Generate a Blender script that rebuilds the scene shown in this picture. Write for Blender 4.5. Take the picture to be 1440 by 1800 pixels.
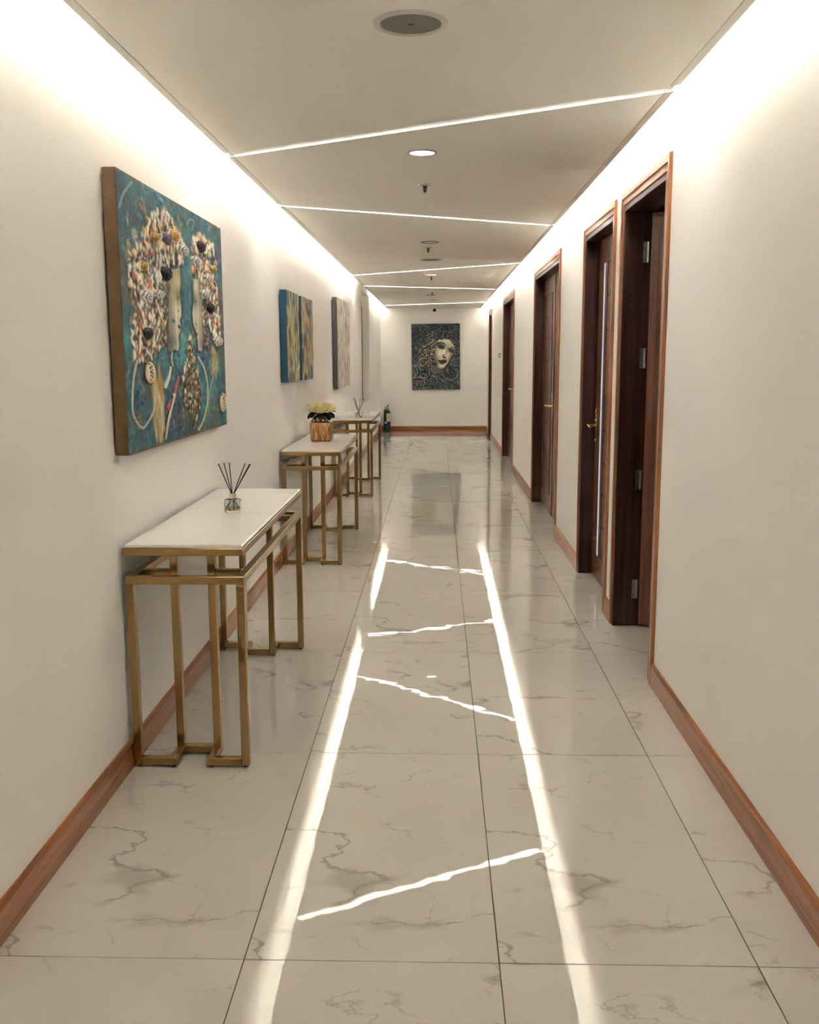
import bpy, bmesh, math, random
import numpy as np
from mathutils import Vector, Matrix

# ------------------------------------------------------------------ clear
for o in list(bpy.data.objects):
    bpy.data.objects.remove(o)
scene = bpy.context.scene
COL = scene.collection

# ------------------------------------------------------------------ camera
F_PX = 1696.65
YAW, PITCH, ROLL, CAM_H = 0.0291, 0.1599, -0.0034, 1.4012
_cy, _sy, _cp, _sp = math.cos(YAW), math.sin(YAW), math.cos(PITCH), math.sin(PITCH)
_f = Vector((-_sy * _cp, _cy * _cp, -_sp))
_r = Vector((_cy, _sy, 0))
_u = _r.cross(_f)
_c, _s = math.cos(ROLL), math.sin(ROLL)
_r2 = _c * _r + _s * _u
_u2 = -_s * _r + _c * _u
cam_data = bpy.data.cameras.new('camera')
cam_data.sensor_fit = 'HORIZONTAL'
cam_data.sensor_width = 36.0
cam_data.lens = 36.0 * F_PX / 1440.0
cam_data.clip_start = 0.05
cam_data.clip_end = 100
cam = bpy.data.objects.new('camera', cam_data)
COL.objects.link(cam)
m = Matrix.Identity(4)
for i in range(3):
    m[i][0] = _r2[i]; m[i][1] = _u2[i]; m[i][2] = -_f[i]
m[0][3], m[1][3], m[2][3] = 0.0, 0.0, CAM_H
cam.matrix_world = m
scene.camera = cam

# ------------------------------------------------------------------ world, exposure
world = bpy.data.worlds.new('world')
scene.world = world
world.use_nodes = True
world.node_tree.nodes['Background'].inputs[0].default_value = (0.02, 0.018, 0.016, 1)
world.node_tree.nodes['Background'].inputs[1].default_value = 1.0
scene.view_settings.view_transform = 'Standard'
scene.view_settings.look = 'None'
scene.view_settings.exposure = 0.0
scene.view_settings.gamma = 1.0
scene.view_settings.use_curve_mapping = False

scene.cycles.diffuse_bounces = 7
scene.cycles.glossy_bounces = 4
scene.cycles.max_bounces = 9
scene.cycles.sample_clamp_indirect = 120.0
scene.cycles.use_light_tree = False
scene.cycles.adaptive_threshold = 0.05
scene.cycles.adaptive_min_samples = 16
scene.cycles.caustics_reflective = False
scene.cycles.caustics_refractive = False

# light output of the fittings this corridor has
COVE_L = 158.0       # LED tape in the wall coves
STRIP_L = 12.0       # diagonal linear lights
DOWN_L = 60.0        # recessed downlights
LED_RGB = (1.0, 0.975, 0.93)
STRIP_RGB = (1.0, 0.98, 0.94)

# ------------------------------------------------------------------ dimensions (metres)
WL, WR = -1.062, 0.927            # wall faces
CL, CR, HC = -0.934, 0.797, 2.278  # ceiling raft edges and height
Y0, YE = -3.0, 18.282             # corridor ends
COVE_TOP = 2.60
SLAB_T = 0.05
BB_H, BB_T = 0.10, 0.013

# ------------------------------------------------------------------ helpers
def srgb(r, g, b):
    def f(c):
        c /= 255.0
        return c / 12.92 if c <= 0.04045 else ((c + 0.055) / 1.055) ** 2.4
    return (f(r), f(g), f(b))

def tag(o, label=None, cat=None, group=None, kind=None):
    if label: o['label'] = label
    if cat: o['category'] = cat
    if group: o['group'] = group
    if kind: o['kind'] = kind
    return o

def empty(name, loc=(0, 0, 0), rz=0.0):
    o = bpy.data.objects.new(name, None)
    o.empty_display_size = 0.1
    o.location = loc
    o.rotation_euler = (0, 0, rz)
    COL.objects.link(o)
    return o

def obj(name, mesh, mat=None, parent=None, loc=None):
    o = bpy.data.objects.new(name, mesh)
    COL.objects.link(o)
    if mat is not None and len(mesh.materials) == 0:
        mesh.materials.append(mat)
    if parent is not None:
        o.parent = parent
    if loc is not None:
        o.location = loc
    return o

def copy_tree(o, parent=None):
    c = o.copy()
    COL.objects.link(c)
    c.parent = parent
    for ch in list(o.children):
        copy_tree(ch, c)
    return c

class MB:
    """collects boxes, prisms, tubes and lathes into one mesh"""
    def __init__(s):
        s.v = []; s.f = []; s.sm = []
    def add(s, verts, faces, smooth=False):
        n = len(s.v)
        s.v += [tuple(q) for q in verts]
        s.f += [tuple(i + n for i in q) for q in faces]
        s.sm += [smooth] * len(faces)
        return s
    def box(s, x0, x1, y0, y1, z0, z1):
        v = [(x, y, z) for z in (z0, z1) for y in (y0, y1) for x in (x0, x1)]
        return s.add(v, [(0, 2, 3, 1), (4, 5, 7, 6), (0, 1, 5, 4), (2, 6, 7, 3), (0, 4, 6, 2), (1, 3, 7, 5)])
    def prism(s, poly, axis, a, b):
        """poly in the two other axes (in xyz order), extruded along axis from a to b"""
        def mk(p, t):
            if axis == 0: return (t, p[0], p[1])
            if axis == 1: return (p[0], t, p[1])
            return (p[0], p[1], t)
        n = len(poly)
        ar = sum(poly[i][0] * poly[(i + 1) % n][1] - poly[(i + 1) % n][0] * poly[i][1] for i in range(n))
        q = list(poly) if ar > 0 else list(poly)[::-1]
        flip = (axis == 1) != (b < a)
        v = [mk(p, a) for p in q] + [mk(p, b) for p in q]
        fs = [tuple(range(n))[::-1], tuple(range(n, 2 * n))]
        fs += [(i, (i + 1) % n, n + (i + 1) % n, n + i) for i in range(n)]
        if flip: fs = [f[::-1] for f in fs]
        return s.add(v, fs)
    def tube(s, pts, r, n=10, cap=True, square=False):
        pts = [Vector(p) for p in pts]
        rs = r if isinstance(r, (list, tuple)) else [r] * len(pts)
        up = Vector((0, 0, 1))
        d0 = (pts[1] - pts[0]).normalized()
        if abs(d0.dot(up)) > 0.9: up = Vector((0, 1, 0))
        v = []; fs = []
        a = d0.cross(up).normalized()
        for i, p in enumerate(pts):
            d = (pts[min(i + 1, len(pts) - 1)] - pts[max(i - 1, 0)]).normalized()
            a = (a - d * a.dot(d)).normalized()
            b = d.cross(a)
            for k in range(n):
                t = 2 * math.pi * k / n
                v.append(p + rs[i] * (math.cos(t) * a + math.sin(t) * b))
        for i in range(len(pts) - 1):
            for k in range(n):
                fs.append((i * n + k, i * n + (k + 1) % n, (i + 1) * n + (k + 1) % n, (i + 1) * n + k))
        if cap:
            fs.append(tuple(range(n))[::-1])
            fs.append(tuple(range((len(pts) - 1) * n, len(pts) * n)))
        return s.add(v, fs, True)
    def lathe(s, prof, n=32, c=(0, 0, 0), cap0=True, cap1=True):
        v = []; fs = []
        for r, z in prof:
            for k in range(n):
                t = 2 * math.pi * k / n
                v.append((c[0] + r * math.cos(t), c[1] + r * math.sin(t), c[2] + z))
        for i in range(len(prof) - 1):
            for k in range(n):
                fs.append((i * n + k, i * n + (k + 1) % n, (i + 1) * n + (k + 1) % n, (i + 1) * n + k))
        if cap0: fs.append(tuple(range(n))[::-1])
        if cap1: fs.append(tuple(range((len(prof) - 1) * n, len(prof) * n)))
        return s.add(v, fs, True)
    def mesh(s, name, bevel=0.0, seg=1):
        me = bpy.data.meshes.new(name)
        me.from_pydata(s.v, [], s.f)
        me.polygons.foreach_set('use_smooth', s.sm)
        if bevel > 0:
            bm = bmesh.new(); bm.from_mesh(me)
            bmesh.ops.bevel(bm, geom=list(bm.edges), offset=bevel, segments=seg, affect='EDGES', clamp_overlap=True)
            bm.to_mesh(me); bm.free()
        me.update()
        if any(s.sm):
            me.set_sharp_from_angle(angle=math.radians(40))
        return me
    def build(s, name, mat=None, parent=None, loc=None, bevel=0.0, seg=1):
        return obj(name, s.mesh(name, bevel, seg), mat, parent, loc)

def box(name, mat, parent, x0, x1, y0, y1, z0, z1, bevel=0.0, seg=1):
    return MB().box(x0, x1, y0, y1, z0, z1).build(name, mat, parent, None, bevel, seg)

# ------------------------------------------------------------------ materials
def new_mat(name):
    mt = bpy.data.materials.new(name)
    mt.use_nodes = True
    nt = mt.node_tree
    return mt, nt, nt.nodes['Principled BSDF']

def link(nt, a, b): nt.links.new(a, b)

def node(nt, typ, **kw):
    n = nt.nodes.new(typ)
    for k, v in kw.items():
        if k.startswith('i_'):
            n.inputs[int(k[2:])].default_value = v
        else:
            setattr(n, k, v)
    return n

def ramp(nt, fac, stops):
    r = nt.nodes.new('ShaderNodeValToRGB')
    el = r.color_ramp.elements
    while len(el) < len(stops): el.new(0.5)
    for e, (p, c) in zip(el, stops):
        e.position = p
        e.color = (*c, 1) if len(c) == 3 else c
    link(nt, fac, r.inputs[0])
    return r

def plain(name, col, rough=0.5, metal=0.0, spec=0.5, coat=0.0):
    mt, nt, b = new_mat(name)
    b.inputs['Base Color'].default_value = (*col, 1)
    b.inputs['Roughness'].default_value = rough
    b.inputs['Metallic'].default_value = metal
    b.inputs['Specular IOR Level'].default_value = spec
    b.inputs['Coat Weight'].default_value = coat
    return mt

def noisy(name, col, amp=0.06, scale=8.0, rough=0.6, metal=0.0, bump=0.0, bscale=200.0, stretch=(1, 1, 1), spec=0.5, coat=0.0):
    """base colour with gentle procedural mottling and fine relief"""
    mt, nt, b = new_mat(name)
    tc = node(nt, 'ShaderNodeTexCoord')
    mp = node(nt, 'ShaderNodeMapping')
    mp.inputs['Scale'].default_value = stretch
    link(nt, tc.outputs['Object'], mp.inputs[0])
    nz = node(nt, 'ShaderNodeTexNoise')
    nz.inputs['Scale'].default_value = scale
    nz.inputs['Detail'].default_value = 1
    link(nt, mp.outputs[0], nz.inputs['Vector'])
    lo = tuple(max(0, c * (1 - amp)) for c in col)
    hi = tuple(min(1, c * (1 + amp)) for c in col)
    rp = ramp(nt, nz.outputs[0], [(0.3, lo), (0.7, hi)])
    link(nt, rp.outputs[0], b.inputs['Base Color'])
    b.inputs['Roughness'].default_value = rough
    b.inputs['Metallic'].default_value = metal
    b.inputs['Specular IOR Level'].default_value = spec
    b.inputs['Coat Weight'].default_value = coat
    if bump > 0:
        n2 = node(nt, 'ShaderNodeTexNoise')
        n2.inputs['Scale'].default_value = bscale
        n2.inputs['Detail'].default_value = 3
        link(nt, mp.outputs[0], n2.inputs['Vector'])
        bp = node(nt, 'ShaderNodeBump')
        bp.inputs['Strength'].default_value = 1.0
        bp.inputs['Distance'].default_value = bump
        link(nt, n2.outputs[0], bp.inputs['Height'])
        link(nt, bp.outputs[0], b.inputs['Normal'])
    return mt

def matte(name, col, amp=0.015, scale=1.5):
    """matt wall paint with faint mottling"""
    mt, nt, b = new_mat(name)
    nt.nodes.remove(b)
    out = nt.nodes['Material Output']
    df = node(nt, 'ShaderNodeBsdfDiffuse')
    tc = node(nt, 'ShaderNodeTexCoord')
    nz = node(nt, 'ShaderNodeTexNoise'); nz.inputs['Scale'].default_value = scale; nz.inputs['Detail'].default_value = 0
    link(nt, tc.outputs['Object'], nz.inputs['Vector'])
    rp = ramp(nt, nz.outputs[0], [(0.3, tuple(c * (1 - amp) for c in col)), (0.7, tuple(c * (1 + amp) for c in col))])
    link(nt, rp.outputs[0], df.inputs[0]); link(nt, df.outputs[0], out.inputs[0])
    return mt

def emitter(name, col, strength):
    mt, nt, b = new_mat(name)
    b.inputs['Base Color'].default_value = (0.8, 0.8, 0.8, 1)
    b.inputs['Emission Color'].default_value = (*col, 1)
    b.inputs['Emission Strength'].default_value = strength
    return mt

def wood(name, dark, mid, light, axis, rough=0.34, coat=0.3):
    """straight grain running along axis (0,1,2)"""
    mt, nt, b = new_mat(name)
    tc = node(nt, 'ShaderNodeTexCoord')
    mp = node(nt, 'ShaderNodeMapping')
    sc = [26.0, 26.0, 26.0]; sc[axis] = 0.9
    mp.inputs['Scale'].default_value = sc
    link(nt, tc.outputs['Object'], mp.inputs[0])
    n1 = node(nt, 'ShaderNodeTexNoise')
    n1.inputs['Scale'].default_value = 1.6
    n1.inputs['Detail'].default_value = 5
    n1.inputs['Roughness'].default_value = 0.6
    n1.inputs['Distortion'].default_value = 0.5
    link(nt, mp.outputs[0], n1.inputs['Vector'])
    mp2 = node(nt, 'ShaderNodeMapping')
    sc2 = [160.0, 160.0, 160.0]; sc2[axis] = 5.0
    mp2.inputs['Scale'].default_value = sc2
    link(nt, tc.outputs['Object'], mp2.inputs[0])
    n2 = node(nt, 'ShaderNodeTexNoise')
    n2.inputs['Scale'].default_value = 1.0
    n2.inputs['Detail'].default_value = 2
    link(nt, mp2.outputs[0], n2.inputs['Vector'])
    mx = node(nt, 'ShaderNodeMath', operation='MULTIPLY_ADD')
    link(nt, n2.outputs[0], mx.inputs[0])
    mx.inputs[1].default_value = 0.30
    sub = node(nt, 'ShaderNodeMath', operation='SUBTRACT')
    link(nt, n1.outputs[0], sub.inputs[0]); sub.inputs[1].default_value = 0.15
    link(nt, sub.outputs[0], mx.inputs[2])
    rp = ramp(nt, mx.outputs[0], [(0.28, dark), (0.5, mid), (0.72, light)])
    link(nt, rp.outputs[0], b.inputs['Base Color'])
    b.inputs['Roughness'].default_value = rough
    b.inputs['Coat Weight'].default_value = coat
    b.inputs['Coat Roughness'].default_value = 0.15
    bp = node(nt, 'ShaderNodeBump')
    bp.inputs['Strength'].default_value = 0.5
    bp.inputs['Distance'].default_value = 0.0004
    link(nt, n2.outputs[0], bp.inputs['Height'])
    link(nt, bp.outputs[0], b.inputs['Normal'])
    return mt

def marble(name, base, base2, vein, scale=1.0, rough=0.05, variants=0, strength=1.0, wave=0.0, ior=1.5):
    """polished veined stone, in object coordinates; variants>0 picks one of a few prints per object"""
    mt, nt, b = new_mat(name)
    tc = node(nt, 'ShaderNodeTexCoord')
    vec = tc.outputs['Object']
    if variants:
        oi = node(nt, 'ShaderNodeObjectInfo')
        a = node(nt, 'ShaderNodeMath', operation='MULTIPLY'); a.inputs[1].default_value = variants
        link(nt, oi.outputs['Random'], a.inputs[0])
        fl = node(nt, 'ShaderNodeMath', operation='FLOOR'); link(nt, a.outputs[0], fl.inputs[0])
        cmb = node(nt, 'ShaderNodeCombineXYZ')
        m3 = node(nt, 'ShaderNodeMath', operation='MULTIPLY'); m3.inputs[1].default_value = 7.31
        link(nt, fl.outputs[0], m3.inputs[0])
        link(nt, m3.outputs[0], cmb.inputs[2]); link(nt, m3.outputs[0], cmb.inputs[0])
        ad = node(nt, 'ShaderNodeVectorMath', operation='ADD')
        link(nt, vec, ad.inputs[0]); link(nt, cmb.outputs[0], ad.inputs[1])
        vec = ad.outputs[0]
    # stretch the pattern diagonally
    mp = node(nt, 'ShaderNodeMapping')
    mp.inputs['Rotation'].default_value = (0, 0, 0.5)
    mp.inputs['Scale'].default_value = (scale * 0.9, scale * 1.5, scale)
    link(nt, vec, mp.inputs[0])
    wz = node(nt, 'ShaderNodeTexNoise')
    wz.inputs['Scale'].default_value = 6.0; wz.inputs['Detail'].default_value = 5; wz.inputs['Roughness'].default_value = 0.62
    link(nt, mp.outputs[0], wz.inputs['Vector'])
    wsub = node(nt, 'ShaderNodeVectorMath', operation='SUBTRACT'); wsub.inputs[1].default_value = (0.5, 0.5, 0.5)
    link(nt, wz.outputs['Color'], wsub.inputs[0])
    wsc = node(nt, 'ShaderNodeVectorMath', operation='SCALE'); wsc.inputs['Scale'].default_value = 0.22
    link(nt, wsub.outputs[0], wsc.inputs[0])
    wad = node(nt, 'ShaderNodeVectorMath', operation='ADD')
    link(nt, mp.outputs[0], wad.inputs[0]); link(nt, wsc.outputs[0], wad.inputs[1])
    wv = wad.outputs[0]
    def ridge(sc, off, w0, w1):
        n = node(nt, 'ShaderNodeTexNoise')
        n.inputs['Scale'].default_value = sc; n.inputs['Detail'].default_value = 1.5; n.inputs['Roughness'].default_value = 0.45
        o = node(nt, 'ShaderNodeVectorMath', operation='ADD'); o.inputs[1].default_value = off
        link(nt, wv, o.inputs[0]); link(nt, o.outputs[0], n.inputs['Vector'])
        s = node(nt, 'ShaderNodeMath', operation='SUBTRACT'); s.inputs[1].default_value = 0.5
        link(nt, n.outputs[0], s.inputs[0])
        ab = node(nt, 'ShaderNodeMath', operation='ABSOLUTE'); link(nt, s.outputs[0], ab.inputs[0])
        mr = node(nt, 'ShaderNodeMapRange', interpolation_type='SMOOTHSTEP')
        mr.inputs['From Min'].default_value = w0; mr.inputs['From Max'].default_value = w1
        mr.inputs['To Min'].default_value = 1; mr.inputs['To Max'].default_value = 0
        link(nt, ab.outputs[0], mr.inputs['Value'])
        return mr.outputs[0]
    def mask(sc, off, a, c):
        n = node(nt, 'ShaderNodeTexNoise'); n.inputs['Scale'].default_value = sc; n.inputs['Detail'].default_value = 2
        o = node(nt, 'ShaderNodeVectorMath', operation='ADD'); o.inputs[1].default_value = off
        link(nt, mp.outputs[0], o.inputs[0]); link(nt, o.outputs[0], n.inputs['Vector'])
        mr = node(nt, 'ShaderNodeMapRange', interpolation_type='SMOOTHSTEP')
        mr.inputs['From Min'].default_value = a; mr.inputs['From Max'].default_value = c
        link(nt, n.outputs[0], mr.inputs['Value'])
        return mr.outputs[0]
    def mul(x, y):
        n = node(nt, 'ShaderNodeMath', operation='MULTIPLY')
        link(nt, x, n.inputs[0])
        if isinstance(y, float): n.inputs[1].default_value = y
        else: link(nt, y, n.inputs[1])
        return n.outputs[0]
    def mx(x, y):
        n = node(nt, 'ShaderNodeMath', operation='MAXIMUM')
        link(nt, x, n.inputs[0]); link(nt, y, n.inputs[1]); return n.outputs[0]
    m1 = mask(2.2, (3.1, 0.2, 5.0), 0.47, 0.60)
    m2 = mask(3.6, (9.1, 4.2, 1.0), 0.52, 0.66)
    v1 = mul(mul(ridge(1.7, (0, 0, 0), 0.0, 0.012), m1), 0.85 * strength)
    soft = mul(mul(ridge(1.7, (0, 0, 0), 0.004, 0.055), mul(m1, m2)), 0.55 * strength)
    v2 = mul(mul(ridge(2.9, (4.0, 7.0, 2.0), 0.0, 0.010), m2), 0.55 * strength)
    v = mx(mx(v1, soft), v2)
    cl = node(nt, 'ShaderNodeTexNoise'); cl.inputs['Scale'].default_value = 1.3; cl.inputs['Detail'].default_value = 3
    link(nt, mp.outputs[0], cl.inputs['Vector'])
    rp = ramp(nt, cl.outputs[0], [(0.35, base2), (0.65, base)])
    mixc = node(nt, 'ShaderNodeMix', data_type='RGBA')
    link(nt, v, mixc.inputs['Factor'])
    link(nt, rp.outputs[0], mixc.inputs['A'])
    mixc.inputs['B'].default_value = (*vein, 1)
    link(nt, mixc.outputs['Result'], b.inputs['Base Color'])
    b.inputs['Roughness'].default_value = rough
    b.inputs['IOR'].default_value = ior
    if wave > 0:
        ge = node(nt, 'ShaderNodeNewGeometry')
        n3 = node(nt, 'ShaderNodeTexNoise'); n3.inputs['Scale'].default_value = 5.5; n3.inputs['Detail'].default_value = 2.0
        link(nt, ge.outputs['Position'], n3.inputs['Vector'])
        bp = node(nt, 'ShaderNodeBump'); bp.inputs['Strength'].default_value = 1.0; bp.inputs['Distance'].default_value = wave
        link(nt, n3.outputs[0], bp.inputs['Height'])
        link(nt, bp.outputs[0], b.inputs['Normal'])
    return mt

def paintmat(name, rough=0.45):
    mt, nt, b = new_mat(name)
    at = node(nt, 'ShaderNodeAttribute'); at.attribute_name = 'paint'
    link(nt, at.outputs['Color'], b.inputs['Base Color'])
    b.inputs['Roughness'].default_value = rough
    tc = node(nt, 'ShaderNodeTexCoord')
    nz = node(nt, 'ShaderNodeTexNoise'); nz.inputs['Scale'].default_value = 240
    link(nt, tc.outputs['Object'], nz.inputs['Vector'])
    bp = node(nt, 'ShaderNodeBump'); bp.inputs['Distance'].default_value = 0.0006
    link(nt, nz.outputs[0], bp.inputs['Height']); link(nt, bp.outputs[0], b.inputs['Normal'])
    return mt

def glassmat(name, col, rough=0.0, ior=1.36):
    mt, nt, b = new_mat(name)
    b.inputs['Base Color'].default_value = (*col, 1)
    b.inputs['Transmission Weight'].default_value = 1.0
    b.inputs['Roughness'].default_value = rough
    b.inputs['IOR'].default_value = ior
    return mt

M = {}
M['wall'] = matte('wall_paint', (0.90, 0.875, 0.835))
M['ceil'] = matte('ceiling_paint', (0.93, 0.895, 0.83))
M['cove'] = matte('cove_paint', (0.88, 0.87, 0.84))
M['edge'] = noisy('edge_profile_paint', (0.66, 0.62, 0.56), 0.02, 4.0, 0.5)
M['tile'] = marble('polished_marble_tile', (0.56, 0.525, 0.465), (0.535, 0.50, 0.44), (0.25, 0.22, 0.18), 1.15, 0.011, variants=5, strength=0.85, wave=0.00045, ior=1.36)
M['grout'] = noisy('brown_grout', srgb(92, 72, 48), 0.2, 30, 0.9)
M['top'] = marble('white_marble_top', (0.84, 0.815, 0.76), (0.81, 0.785, 0.73), (0.50, 0.48, 0.45), 1.6, 0.06, strength=0.45, ior=1.5)
WD, WM, WLt = srgb(108, 60, 30), srgb(166, 101, 56), srgb(194, 127, 76)
M['wood_x'] = wood('wood_grain_x', WD, WM, WLt, 0)
M['wood_y'] = wood('wood_grain_y', WD, WM, WLt, 1)
M['wood_z'] = wood('wood_grain_z', WD, WM, WLt, 2)
DD, DM, DL = srgb(40, 20, 15), srgb(66, 37, 28), srgb(86, 50, 37)
M['jamb_z'] = wood('dark_jamb_grain_z', DD, DM, DL, 2)
M['jamb_y'] = wood('dark_jamb_grain_y', DD, DM, DL, 1)
DD, DM, DL = srgb(78, 40, 26), srgb(122, 72, 48), srgb(146, 92, 62)
M['door_z'] = wood('mahogany_grain_z', DD, DM, DL, 2)
M['door_y'] = wood('mahogany_grain_y', DD, DM, DL, 1)
M['gold'] = noisy('brushed_gold_metal', (0.46, 0.30, 0.13), 0.08, 14, 0.22, metal=1.0, bump=0.00004, bscale=600, stretch=(1, 1, 0.05))
M['brass'] = noisy('polished_brass', (0.80, 0.58, 0.27), 0.06, 30, 0.2, metal=1.0)
M['steel'] = noisy('satin_steel', (0.62, 0.60, 0.57), 0.05, 40, 0.35, metal=1.0)
M['black'] = noisy('black_plastic', (0.012, 0.012, 0.012), 0.2, 40, 0.4)
M['rubber'] = noisy('black_rubber', (0.01, 0.01, 0.01), 0.2, 40, 0.8)
M['white'] = noisy('white_plastic', (0.78, 0.76, 0.72), 0.02, 20, 0.45)
M['dark'] = noisy('room_gloom_colour', (0.10, 0.085, 0.07), 0.05, 2, 0.8)  # dark colour stands in for the room's lack of light
M['led'] = plain('led_tape_lens', (0.85, 0.82, 0.75), 0.5)
M['lens'] = plain('opal_lens', (0.85, 0.84, 0.80), 0.5)
M['down'] = emitter('downlight_lens', (0.95, 0.97, 1.0), 3.0)

# ================================================================== THE SETTING
# ---- floor: grout bed with 0.6 x 1.2 m polished tiles, each its own piece
TX = [-1.0537, -0.4537, 0.1463, 0.7463, 1.3463]
TY0, TL_ = 2.065, 1.2
floor = MB().box(-1.25, 1.95, Y0 - 0.3, YE + 0.3, -0.06, -0.0022).build('floor', M['grout'])
tag(floor, kind='structure')
J = 0.0028
tm = MB().box(-0.3 + J / 2, 0.3 - J / 2, -0.6 + J / 2, 0.6 - J / 2, -0.009, 0.0).mesh('tile', 0.0004)
tm.materials.append(M['tile'])
rng = random.Random(5)
for c in range(4):
    for j in range(-6, 14):
        t = obj('tile', tm, None, floor, ((TX[c] + TX[c + 1]) / 2, TY0 + TL_ * (j + 0.5), 0))
        t.rotation_euler = (rng.uniform(-1, 1) * 0.0006, rng.uniform(-1, 1) * 0.0009, 0)

# ---- left wall with the display niche
NY0, NY1, NZ0, NZ1 = 13.71, 15.19, 0.712, 2.32
wl = MB()
wl.box(WL - 0.2, WL, Y0, NY0, -0.01, COVE_TOP)
wl.box(WL - 0.2, WL, NY1, YE, -0.01, COVE_TOP)
wl.box(WL - 0.2, WL, NY0, NY1, -0.01, NZ0)
wl.box(WL - 0.2, WL, NY0, NY1, NZ1, COVE_TOP)
wl.box(WL - 0.2, WL - 0.13, NY0, NY1, NZ0, NZ1)
wall_left = tag(wl.build('wall_left', M['wall']), kind='structure')
box('niche_trim', M['wood_z'], wall_left, WL - 0.114, WL - 0.104, NY1 - 0.02, NY1, NZ0, NZ1 - 0.16)
box('niche_sill', M['wall'], wall_left, WL - 0.13, WL - 0.0005, NY0, NY1, NZ0, NZ0 + 0.004)

# ---- doors on the right wall: (near outer, near clear, far clear, far outer, kind)
DOORS = [
    (4.000, 4.090, 4.945, 5.020, 'open'),
    (5.185, 5.275, 6.190, 6.265, 'single'),
    (7.450, 7.540, 9.320, 9.395, 'double'),
    (11.85, 11.94, 13.68, 13.755, 'double'),
    (16.65, 16.74, 17.40, 17.475, 'single'),
]
ZT, ZC = 2.10, 2.195        # clear height, top of casing
RV = 0.026                  # reveal of the jamb edge beside the casing
WT = 0.13                   # right wall thickness
wr = MB()
ycur = Y0
for (a, b, c, d, k) in DOORS:
    wr.box(WR, WR + WT, ycur, b - 0.03, -0.01, COVE_TOP)
    wr.box(WR, WR + WT, b - 0.03, c + 0.03, ZT + 0.03, COVE_TOP)
    ycur = c + 0.03
wr.box(WR, WR + WT, ycur, YE, -0.01, COVE_TOP)
tag(wr.build('wall_right', M['wall']), kind='structure')

tag(MB().box(WL - 0.2, WR + WT, YE, YE + 0.15, -0.01, COVE_TOP).build('wall_end', M['wall']), kind='structure')
tag(MB().box(WL - 0.2, WR + WT, Y0 - 0.15, Y0, -0.01, COVE_TOP).build('wall_back', M['wall']), kind='structure')

# room behind the open door (unlit look put into the dark wall colour)
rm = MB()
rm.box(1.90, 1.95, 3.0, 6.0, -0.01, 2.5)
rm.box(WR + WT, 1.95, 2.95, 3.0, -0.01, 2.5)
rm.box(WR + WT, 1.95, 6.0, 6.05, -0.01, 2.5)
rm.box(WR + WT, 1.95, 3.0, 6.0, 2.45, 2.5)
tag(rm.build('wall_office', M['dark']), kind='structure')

# ---- baseboards
def skirting(name, segs, side):
    root = tag(empty(name, (0, 0, 0)), kind='structure')
    for (a, b) in segs:
        if side == 'L':
            pr = [(WL, 0), (WL + BB_T, 0), (WL + BB_T, BB_H - 0.012), (WL + 0.006, BB_H), (WL, BB_H)]
            MB().prism(pr, 1, a, b).build('skirting_board', M['wood_y'], root)
        elif side == 'R':
            pr = [(WR, 0), (WR - BB_T, 0), (WR - BB_T, BB_H - 0.012), (WR - 0.006, BB_H), (WR, BB_H)]
            MB().prism(pr, 1, a, b).build('skirting_board', M['wood_y'], root)
        else:
            pr = [(side, 0), (side - BB_T, 0), (side - BB_T, BB_H - 0.012), (side - 0.006, BB_H), (side, BB_H)]
            MB().prism(pr, 0, a, b).build('skirting_board', M['wood_x'], root)
skirting('baseboard_left', [(Y0, YE - BB_T)], 'L')
segs = []; yc = Y0
for (a, b, c, d, k) in DOORS:
    segs.append((yc, a)); yc = d
segs.append((yc, YE - BB_T))
skirting('baseboard_right', segs, 'R')
skirting('baseboard_end', [(WL, WR)], YE)

# ---- ceiling raft: panels cut by the diagonal light slots, with an edge profile
SW = 0.037      # half slot width measured along Y
STR = [(4.436, 3.416), (5.854, 6.82), (10.82, 9.50), (12.42, 13.18), (17.18, 16.26)]
EW = 0.028
ceiling = tag(empty('ceiling', (0, 0, HC)), kind='structure')
def ylin(s, x): return s[0] + (s[1] - s[0]) * (x - CL) / (CR - CL)
prev = None
edges = [None] + STR + [None]
for i in range(len(edges) - 1):
    lo, hi = edges[i], edges[i + 1]
    def ya(x): return Y0 if lo is None else ylin(lo, x) + SW
    def yb(x): return YE if hi is None else ylin(hi, x) - SW
    xa, xb = CL + EW + 0.004, CR - EW - 0.004
    MB().prism([(xa, ya(xa)), (xb, ya(xb)), (xb, yb(xb)), (xa, yb(xa))], 2, 0, SLAB_T).build('ceiling_panel', M['ceil'], ceiling)
    for (x0, x1) in ((CL, CL + EW), (CR - EW, CR)):
        MB().prism([(x0, ya(x0)), (x1, ya(x1)), (x1, yb(x1)), (x0, yb(x0))], 2, 0.001, SLAB_T).build('edge_profile', M['edge'], ceiling)
# backing above the raft (closes grooves) and cove lids over the side slots
box('raft_backing', M['cove'], ceiling, CL + 0.002, CR - 0.002, Y0, YE, SLAB_T, SLAB_T + 0.012)
zl = COVE_TOP - HC
for (x0, x1) in ((CL + 0.24, CL + 0.255), (CR - 0.255, CR - 0.24)):
    box('cove_light_baffle', M['cove'], ceiling, x0, x1, Y0, YE, SLAB_T + 0.012, zl)  # unseen boards added to keep cove light from spreading over the raft
box('cove_lid', M['cove'], ceiling, WL - 0.2, WR + WT, Y0 - 0.15, YE + 0.15, zl, zl + 0.03)

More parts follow.
